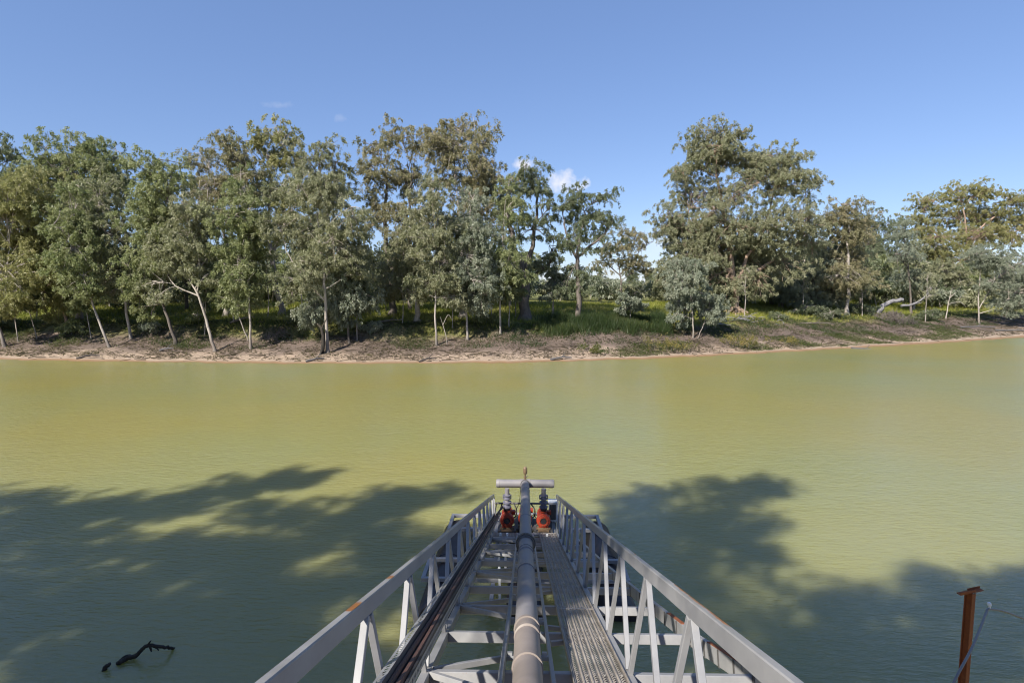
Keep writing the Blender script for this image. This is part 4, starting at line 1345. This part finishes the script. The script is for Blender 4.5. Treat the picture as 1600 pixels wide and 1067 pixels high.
def near_tree(label, shadows, trunk_xy, r0, per=95, dens=1.0):
    lob = []
    for (px, py, rx, ry, h) in shadows:
        w = at_z(px, py, 0)
        dep = w.y
        wx = rx * dep / F
        wy = ry * dep * dep / (F * H)
        c = w + LH * (h * KZ)
        lob.append((Vector((c.x, c.y, h + random.uniform(-0.4, 0.4))), wx * 1.25, max(0.8, wy * 1.0), min(1.2, 0.5 + 0.2 * wx)))
    for (px, py, rx, ry, h) in shadows:
        for q in range(3):
            a = random.uniform(0, 2 * math.pi)
            f = random.uniform(0.9, 1.6)
            w = at_z(px + rx * f * math.cos(a), py + ry * f * math.sin(a), 0)
            hh = h + random.uniform(-1.0, 1.0)
            c = w + LH * (hh * KZ)
            lob.append((Vector((c.x, c.y, hh)), random.uniform(0.35, 0.9), random.uniform(0.3, 0.55), 0.3))
    bx, by = trunk_xy
    b0 = Vector((bx, by, gz(bx, by)))
    cx = sum(l[0].x for l in lob) / len(lob); cy = sum(l[0].y for l in lob) / len(lob)
    tr = [[b0, Vector((bx + (cx - bx) * 0.05, by + (cy - by) * 0.15, 7.2)), Vector((bx + (cx - bx) * 0.4, by + (cy - by) * 0.4, 9.3)), Vector((bx + (cx - bx) * 0.75, by + (cy - by) * 0.75, 10.8))]]
    return build_tree('near_bank_tree', label, 'tree', b0, tr, lob, r0, LEAF['near'], M['bark_grey'], 'gum trees on the near bank', dens=dens, leaf_size=0.34, clump=0.55, per=62, fill=1.75)


near_tree('gum on the near bank left of the gangway, farthest from it',
          [(70, 800, 90, 26, 13), (160, 795, 70, 22, 13.5), (300, 785, 80, 12, 14), (390, 757, 70, 8, 14.5), (440, 742, 40, 4, 14.5), (60, 870, 110, 40, 12.5), (220, 870, 90, 28, 12.5), (120, 960, 150, 45, 12), (-80, 860, 120, 60, 12.5), (330, 860, 60, 14, 13), (-60, 790, 80, 24, 13)], (-32, 4), 0.4, dens=1.15)
near_tree('gum on the near bank close left of the gangway, crown reaching over the water',
          [(470, 800, 90, 12, 13.5), (590, 785, 80, 9, 14), (650, 772, 40, 5, 14), (560, 835, 100, 22, 13), (430, 845, 60, 14, 13), (330, 960, 110, 35, 12), (300, 1030, 150, 45, 11.5), (500, 1000, 90, 40, 12), (560, 910, 90, 22, 12.5), (80, 1040, 130, 50, 11.5), (640, 860, 60, 25, 13), (450, 930, 60, 18, 12.5), (180, 1010, 120, 40, 12), (430, 1020, 100, 40, 12), (220, 920, 90, 24, 12.5), (390, 900, 60, 16, 12.5), (20, 950, 100, 40, 12)], (-21, -1), 0.42, dens=1.4)
near_tree('gum on the near bank nearest the gangway, crown dappling its deck',
          [(760, 1010, 60, 34, 12), (700, 930, 60, 26, 12.5), (840, 1040, 60, 30, 11.5), (900, 960, 60, 26, 12), (640, 1050, 90, 34, 11.5), (980, 1040, 80, 30, 11.5), (850, 880, 40, 16, 12.5), (780, 860, 40, 16, 13), (930, 890, 40, 20, 12.5), (1040, 1000, 60, 24, 12)], (-12, -2.5), 0.38, dens=0.85)
near_tree('tallest gum on the near bank, shading the water right of the gangway',
          [(1010, 790, 70, 14, 17), (1120, 768, 70, 10, 17.5), (1190, 758, 40, 6, 17.5), (1000, 840, 70, 26, 16.5), (1130, 808, 90, 14, 17), (1040, 890, 60, 26, 16.5), (1110, 960, 70, 24, 16), (960, 820, 40, 20, 17), (1180, 860, 50, 8, 16.5)], (-9, -4), 0.4, dens=1.05)
near_tree('gum on the near bank shading the lower right corner of the river',
          [(1340, 960, 90, 30, 15), (1450, 925, 100, 24, 15.5), (1570, 930, 90, 24, 15.5), (1300, 1040, 120, 40, 14.5), (1480, 1020, 130, 44, 14.5), (1640, 990, 120, 50, 14.5), (1210, 1010, 70, 24, 15), (1700, 930, 80, 30, 15.5)], (-4.5, -7), 0.4, dens=1.2)

# ------------------------------------------------------------------ grasses, reeds, litter


def blades(name, pts, h, w, spec, label, cat, lean=0.35, tint=None):
    n = len(pts)
    a = rng.uniform(0, 2 * math.pi, n)
    sx = np.stack([np.cos(a), np.sin(a), np.zeros(n)], -1) * (w * rng.uniform(0.6, 1.3, n))[:, None]
    hh = (np.asarray(h) * rng.uniform(0.5, 1.2, n))[:, None]
    dr = np.concatenate([rng.normal(size=(n, 2)) * lean, np.ones((n, 1))], 1)
    v = np.empty((n, 4, 3))
    v[:, 0] = pts - sx
    v[:, 1] = pts + sx
    v[:, 2] = pts + dr * hh * np.array([1.3, 1.3, 0.95]) + sx * 0.12
    v[:, 3] = pts + dr * hh * np.array([1.3, 1.3, 0.95]) - sx * 0.12
    tt = np.clip((0.5 if tint is None else tint) + rng.normal(0, 0.22, n), 0, 1)
    me = np_mesh(name, v.reshape(-1, 3), np.arange(4 * n).reshape(-1, 4), False, {'tint': ('FACE', tt)})
    return tag(link_obj(name, me, LEAF[spec]), label, cat, kind='stuff')


def scatter(n, x0, x1, t0, t1, keep=None):
    x = rng.uniform(x0, x1, n)
    kk = np.interp(x, [20, 45, 80, 200], [1.0, 0.8, 0.55, 0.5])
    t_ = rng.uniform(t0, t1, n)
    y = y_w(x) + t_ / kk
    if keep is not None:
        m = keep(x, y, t_)
        x, y, t_ = x[m], y[m], t_[m]
    return np.stack([x, y, terrain(x, y) - 0.03], -1), t_


def patch(x, y, f, ph):
    return 0.5 + 0.5 * np.sin(x * f + ph + 1.7 * np.sin(y * f * 0.8)) * np.cos(y * f * 1.2 + 1.3 * np.sin(x * f * 0.6))


pg, tg = scatter(120000, -75, 100, 9.0, 34, lambda x, y, t: (patch(x, y, 0.55, 0.4) + rng.normal(0, 0.2, len(x)) > np.interp(t, [9, 12, 20], [0.75, 0.35, 0.1])))
tint = np.clip(0.15 + 0.7 * patch(pg[:, 0], pg[:, 1], 0.35, 2.1), 0.05, 0.95)
blades('grass', pg, 0.55, 0.035, 'grass', 'bright yellow-green grass on top of the far bank', 'grass', tint=tint)
# tall dark reeds below the clearing
xr0, xr1 = at_y(835, 490, 70).x, at_y(1050, 490, 70).x
pr_, tr_ = scatter(42000, xr0, xr1, 7.2, 14.5, lambda x, y, t: rng.uniform(size=len(x)) < np.clip((x - xr0) / 4, 0.05, 1) * np.clip((t - 6.6 - 1.6 * patch(x, y, 0.9, 3.0)) / 1.8, 0, 1) * (0.35 + 0.65 * patch(x, y, 0.7, 0.9)))
blades('reed_bed', pr_, 0.55 + 0.75 * patch(pr_[:, 0], pr_[:, 1], 0.6, 1.4), 0.03, 'reed', 'dense dark green reeds on the bank below the clearing', 'reeds', lean=0.22, tint=0.15 + 0.6 * patch(pr_[:, 0], pr_[:, 1], 0.45, 2.2))
# low green cover on the right-hand beach
pc, tc = scatter(60000, 5, 80, 1.2, 6.0, lambda x, y, t: (patch(x, y, 0.42, 1.0) + rng.normal(0, 0.12, len(x)) > np.interp(x, [5, 12, 22, 30, 60, 75], [0.9, 0.66, 0.8, 0.62, 0.52, 0.75])))
blades('ground_cover', pc, 0.16, 0.045, 'bank', 'low green plants creeping over the right beach', 'ground cover', lean=0.9, tint=0.3)
pw, tw = scatter(90000, -70, 90, 5.0, 11.5, lambda x, y, t: patch(x, y, 0.5, 2.0) + rng.normal(0, 0.14, len(x)) > np.interp(t, [5.0, 7, 10], [0.85, 0.6, 0.35]) - np.interp(x, [20, 32, 60], [0, 0.06, 0.0]))
blades('slope_weeds', pw, 0.35, 0.03, 'reed', 'patchy dark green weeds on the slope of the far bank', 'weeds', lean=0.5, tint=0.2 + 0.6 * patch(pw[:, 0], pw[:, 1], 0.3, 0.3))
# leaf and bark litter
pl, tl_ = scatter(70000, -75, 95, 1.5, 12.5, lambda x, y, t: patch(x, y, 0.8, 0.2) + rng.normal(0, 0.25, len(x)) > 0.45)
n = len(pl)
a = rng.uniform(0, 6.28, n); lng = rng.uniform(0.08, 0.34, n)
dv = np.stack([np.cos(a), np.sin(a), rng.uniform(-0.1, 0.55, n)], -1) * lng[:, None]
wv = np.stack([-np.sin(a), np.cos(a), rng.uniform(-.6, .6, n)], -1) * 0.04
v = np.empty((n, 4, 3)); b0_ = pl + np.array([0, 0, 0.05])
v[:, 0] = b0_ - wv; v[:, 1] = b0_ + wv; v[:, 2] = b0_ + dv + wv * 0.6; v[:, 3] = b0_ + dv - wv * 0.6
LV, LTi = [v.reshape(-1, 3)], [rng.uniform(0, 1, n)]
pl2, _ = scatter(5200, -75, 95, 0.8, 13.0, lambda x, y, t: patch(x, y, 0.6, 1.2) + rng.normal(0, 0.3, len(x)) > 0.4)
n = len(pl2)
a = rng.uniform(0, 6.28, n); lng = rng.uniform(0.4, 1.7, n)
dv = np.stack([np.cos(a), np.sin(a) * 0.7, rng.uniform(-0.12, 0.25, n)], -1) * lng[:, None]
wv = np.stack([np.zeros(n), np.zeros(n), rng.uniform(0.02, 0.05, n)], -1)
v = np.empty((n, 4, 3)); b0_ = pl2 + np.array([0, 0, 0.08])
v[:, 0] = b0_ - wv; v[:, 1] = b0_ + dv * np.array([1, 1, 1]) - wv * 0.4; v[:, 2] = b0_ + dv + wv * 0.4; v[:, 3] = b0_ + wv
LV.append(v.reshape(-1, 3)); LTi.append(rng.uniform(0, 1, n) ** 1.5)
v = np.concatenate(LV); n = len(v) // 4
me = np_mesh('leaf_litter', v, np.arange(4 * n).reshape(-1, 4), False, {'tint': ('FACE', np.concatenate(LTi))})
tag(link_obj('leaf_litter', me, LEAF['litter']), 'fallen bark and leaf litter strewn over the far bank slope', 'leaf litter', kind='stuff')


def shrub(px, py, w, h, spec, label, n=700):
    b0 = ground_hit(px, py)
    o = empty('shrub', b0, label, 'shrub', 'low shrubs at the water edge')
    sc_ = b0.y / F
    V_, T_ = [], []
    cen = []
    for q in range(max(4, int(w / 5))):
        cen.append((b0.x + random.uniform(-0.5, 0.5) * w * sc_, b0.y + random.uniform(-0.7, 0.7), 0))
    cen = np.array(cen)
    cen[:, 2] = terrain(cen[:, 0], cen[:, 1]) + h * sc_ * rng.uniform(0.35, 0.8, len(cen))
    v, tt = leaves_np(cen, np.full(len(cen), h * sc_ * 0.75), max(110, 2 * n // len(cen)), 0.17, -0.5)
    link_obj('foliage', crown_mesh('foliage', [v], [tt]), LEAF[spec], o)
    b = MB()
    for c in cen:
        b.tube([(c[0], c[1], gz(c[0], c[1]) - 0.05), (c[0] + 0.05, c[1], c[2])], [0.02, 0.008], 4)
    b.build('stem', M['bark_grey'], o)
    return o


random.seed(9)
shrub(1050, 551, 62, 15, 'scrub', 'low yellow-flecked shrub at the water edge left of the longer one')
shrub(1160, 544, 66, 14, 'scrub', 'long low shrub at the water edge below the huge river gum', 900)
shrub(1238, 541, 16, 10, 'scrub', 'tiny shrub alone on the sand right of the two longer shrubs', 200)
shrub(925, 551, 40, 7, 'bank', 'flat green shrub on the sand at the left end of the shrubs', 500)

# ------------------------------------------------------------------ dead wood


def stick(name, label, cat, paths, mat, group=None):
    """paths: [(world points, r0, r1)]"""
    b = MB()
    for P_, ra, rb in paths:
        q = smooth_path(P_, 4)
        q = [p + Vector((random.gauss(0, 1), random.gauss(0, 1), random.gauss(0, 1))) * ra * 0.12 for p in q]
        b.tube(q, list(np.linspace(ra, rb, len(q))), 8)
    return tag(b.build(name, M[mat]), label, cat, group)


def gp(px, py, dz=0.0, Y=None):
    if Y is None:
        p = ground_hit(px, py)
    else:
        p = at_y(px, py, Y)
    return p + Vector((0, 0, dz))


gY = ground_hit(1378, 490).y
stick('fallen_log', 'pale bleached log arching over a mound on the right bank', 'log', [([gp(1371, 490, 0, gY), gp(1380, 478, 0, gY), gp(1395, 471, 0, gY), gp(1411, 469, 0, gY)], 0.42, 0.3)], 'bark_dead')
stick('fallen_branch', 'long bleached branch slanting up right from the pale arching log', 'branch', [([gp(1408, 478, 0, gY - 1), gp(1425, 476, 0, gY - 1), gp(1445, 464, 0, gY - 1), gp(1457, 447, 0, gY - 1)], 0.22, 0.08), ([gp(1447, 463, 0, gY - 1), gp(1450, 452, 0, gY - 1)], 0.1, 0.04), ([gp(1425, 476, 0, gY - 1), gp(1440, 473, 0, gY - 1)], 0.1, 0.04)], 'bark_dead')
b = MB()
c0 = ground_hit(1398, 502)
for q in range(330):
    a, rr_ = random.uniform(0, 6.28), random.uniform(0.1, 2.6)
    x, y = c0.x + math.cos(a) * rr_ * 1.25, c0.y + math.sin(a) * rr_
    h_ = max(0.1, 2.6 - rr_)
    z = gz(x, y)
    d_ = Vector((random.gauss(0, 1), random.gauss(0, 1), random.uniform(0.1, 1.4))).normalized() * random.uniform(0.4, 1.2)
    s_ = Vector((x, y, z + random.uniform(0, 1) * h_ * 0.6))
    b.tube([s_, s_ + d_ * 0.5 + Vector((0, 0, 0.06)), s_ + d_], [0.045, 0.03, 0.012], 4)
tag(b.build('brush_pile', M['bark_dark']), 'tangled mound of dry twigs under the pale arching log', 'brush pile')
for (px, py, dx, up, lab) in ((250, 549, 24, 3, 'short driftwood stick lying on the left beach'), (478, 566, 24, 1, 'flat driftwood plank at the waterline below the many-stemmed gum'),
                              (1105, 507, 40, -6, 'grey fallen limb among the roots left of the huge river gum'), (1250, 506, 50, 8, 'dark fallen limb on the slope right of the huge river gum'),
                              (1555, 517, 60, 2, 'long grey driftwood log on the right end of the beach'), (1500, 512, 50, 6, 'bleached branch lying left of the white forked stems'),
                              (935, 470, 34, 14, 'dark broken limb slanting under the dark spreading gum'), (1235, 470, 50, 12, 'dark broken limb under the low blue-green gum'),
                              (120, 561, 30, 2, 'small snag lying in the mud at the left waterline'), (655, 566, 26, 2, 'small snag at the waterline below the two twin gums'),
                              (860, 563, 34, 2, 'thin grey stick at the waterline below the reeds'), (1330, 545, 40, 3, 'bleached snag at the waterline on the right beach'), (590, 505, 40, 8, 'fallen limb on the bank edge below the thick dark trunk'), (360, 505, 44, 6, 'fallen limb along the undercut bank behind the white trunk')):
    p = ground_hit(px, py)
    e = p + Vector((dx * p.y / F, random.uniform(-1, 1), 0))
    e.z = gz(e.x, e.y) + 0.1 + max(0, up) * p.y / F
    mid = p.lerp(e, 0.5) + Vector((0, 0, 0.15))
    stick('fallen_branch', lab, 'branch', [([p + Vector((0, 0, 0.06)), mid, e], 0.13, 0.05), ([mid, mid + Vector((0.5, 0.2, 0.5))], 0.05, 0.02)], 'bark_dead' if ('bleach' in lab or 'drift' in lab or 'grey' in lab) else 'bark_dark', 'fallen wood on the far bank')
yb_ = ground_hit(698, 541).y
stick('dead_sapling', 'bent dry sapling on the sand right of the left twin gum', 'sapling', [([gp(699, 541, 0, yb_), gp(697, 525, 0, yb_), gp(692, 508, 0, yb_)], 0.06, 0.03), ([gp(692, 508, 0, yb_), gp(700, 492, 0, yb_), gp(705, 498, 0, yb_)], 0.03, 0.012), ([gp(692, 508, 0, yb_), gp(688, 495, 0, yb_)], 0.025, 0.01), ([gp(700, 532, 0, yb_), gp(712, 541, 0, yb_)], 0.03, 0.015)], 'bark_pale')
yb_ = ground_hit(503, 552).y
stick('dead_stump', 'charred black crooked stump beside the many-stemmed gum at the water', 'stump', [([gp(503, 553, -0.1, yb_), gp(505, 530, 0, yb_), gp(502, 512, 0, yb_), gp(495, 506, 0, yb_)], 0.22, 0.1), ([gp(503, 512, 0, yb_), gp(510, 498, 0, yb_)], 0.09, 0.04), ([gp(503, 548, 0, yb_ - 0.2), gp(498, 556, 0, yb_ - 0.5)], 0.12, 0.05)], 'bark_wet')
# exposed roots tangle at the huge gum
b = MB()
c0 = ground_hit(1150, 497)
for q in range(60):
    x = c0.x + random.gauss(-1.2, 3.0)
    y = c0.y + random.uniform(-2.2, 0.8)
    z = gz(x, y)
    d_ = Vector((random.gauss(0, 1), random.gauss(-0.4, 0.6), random.uniform(-0.1, 0.35))).normalized() * random.uniform(0.5, 1.6)
    s_ = Vector((x, y, z + 0.08))
    e_ = s_ + d_
    e_.z = max(e_.z, gz(e_.x, e_.y) + 0.03)
    b.tube([s_, s_.lerp(e_, 0.5) + Vector((0, 0, random.uniform(0.02, 0.2))), e_], [0.06, 0.045, 0.015], 5)
tag(b.build('root_tangle', M['bark_dead']), 'tangle of exposed roots and sticks below the huge river gum', 'roots')
# branch in the water, lower left
w0 = at_z(187, 1033, 0.0)
sY = w0.y
P = lambda x, y, dy=0.0: at_y(x, y, sY + dy)
stick('sunken_branch', 'dark crooked dead branch rising out of the water at lower left', 'branch',
      [([at_z(181, 1039, -0.2), at_z(186, 1035, 0.03), P(198, 1028, 0.02), P(212, 1024, 0.05), P(222, 1014, 0.08), P(232, 1008, 0.1), P(246, 1009.5, 0.16), P(258, 1010.5, 0.22), at_z(270, 1012.5, 0.02), at_z(284, 1013, -0.2)], 0.046, 0.024),
       ([P(230, 1009, 0.1), P(236, 1000, 0.1)], 0.028, 0.008), ([P(234, 1009, 0.1), P(237, 1018, 0.08)], 0.026, 0.01), ([P(243, 1010, 0.14), P(248, 1016, 0.12)], 0.022, 0.008),
       ([at_z(184, 1036, -0.05), P(196, 1025, 0.1), P(208, 1024, 0.12), P(216, 1020, 0.08)], 0.035, 0.02)], 'bark_wet')
w1_ = at_z(163, 1046, 0.0)
stick('sunken_branch', 'small black stub of wood just breaking the water at lower left', 'branch', [([w1_ + Vector((-0.04, -0.03, -0.1)), w1_ + Vector((0.02, 0, 0.05)), w1_ + Vector((0.07, 0.05, 0.08))], 0.05, 0.03)], 'bark_wet')

# ------------------------------------------------------------------ sky
w = bpy.data.worlds.new("World")
SC.world = w
w.use_nodes = True
nt = w.node_tree
for n_ in list(nt.nodes):
    nt.nodes.remove(n_)
N = NT(nt)
sky = N.n('ShaderNodeTexSky', sky_type='NISHITA', sun_disc=False, sun_elevation=SUN_EL, sun_rotation=SUN_AZ, altitude=100, air_density=1.0, dust_density=0.3, ozone_density=2.0)
tc = N.n('ShaderNodeTexCoord').outputs['Generated']


def puff(cx, cy, wx_, wy_, scale, thr0, thr1):
    """a small cloud in a fixed direction of the sky"""
    d = ray(cx, cy).normalized()
    e = ray(cx + 50, cy).normalized() - d
    e.normalize()
    up_ = d.cross(e)
    if up_.z < 0:
        up_ = -up_
    dx = N.n('ShaderNodeVectorMath', {0: tc, 1: tuple(e)}, operation='DOT_PRODUCT').outputs['Value']
    dz = N.n('ShaderNodeVectorMath', {0: tc, 1: tuple(up_)}, operation='DOT_PRODUCT').outputs['Value']
    df = N.n('ShaderNodeVectorMath', {0: tc, 1: tuple(d)}, operation='DOT_PRODUCT').outputs['Value']
    ex_, ez_ = N.math('DIVIDE', dx, wx_), N.math('DIVIDE', dz, wy_)
    r2 = N.math('SQRT', N.math('ADD', N.math('MULTIPLY', ex_, ex_), N.math('MULTIPLY', ez_, ez_)))
    nz = N.noise(tc, scale, 6, 0.6)
    v_ = N.math('ADD', N.math('SUBTRACT', 1.0, r2), N.math('MULTIPLY', N.math('SUBTRACT', nz, 0.5), 1.9))
    m_ = N.mapr(v_, thr0, thr1)
    return N.math('MULTIPLY', m_, N.math('GREATER_THAN', df, 0.5))


c1 = puff(860, 284, 0.040, 0.023, 34, 0.15, 0.9)
c2 = puff(795, 258, 0.030, 0.016, 40, 0.2, 0.9)
c3 = N.math('MULTIPLY', puff(412, 165, 0.044, 0.012, 46, 0.45, 1.9), 0.32)
c4_ = N.math('MULTIPLY', puff(507, 186, 0.018, 0.012, 60, 0.5, 2.0), 0.3)
c5 = N.math('MULTIPLY', puff(1010, 380, 0.06, 0.03, 20, 0.0, 1.4), 0.35)
mask = N.math('MINIMUM', N.math('ADD', N.math('ADD', N.math('ADD', c1, c2), N.math('ADD', c3, c4_)), c5), 1.0)
skyc = N.n('ShaderNodeMix', {6: sky.outputs[0], 7: (0.98, 0.975, 1.10, 1), 'Factor': 1.0}, data_type='RGBA', blend_type='MULTIPLY').outputs[2]
skyc = N.mix(0.32, skyc, (1.75, 3.1, 6.4, 1))
col = N.mix(mask, skyc, (7.6, 7.4, 7.6, 1))
bg = N.n('ShaderNodeBackground', {'Color': col, 'Strength': 0.076})
ow = N.n('ShaderNodeOutputWorld')
N.link(bg.outputs[0], ow.inputs[0])

SC.view_settings.view_transform = 'Standard'
SC.view_settings.look = 'None'
SC.view_settings.gamma = 1
SC.view_settings.exposure = 0.85
SC.cycles.use_denoising = True
SC.cycles.denoising_prefilter = 'ACCURATE'
SC.cycles.denoising_input_passes = 'RGB_ALBEDO_NORMAL'
SC.cycles.filter_width = 1.1
SC.cycles.max_bounces = 6
SC.cycles.transparent_max_bounces = 4
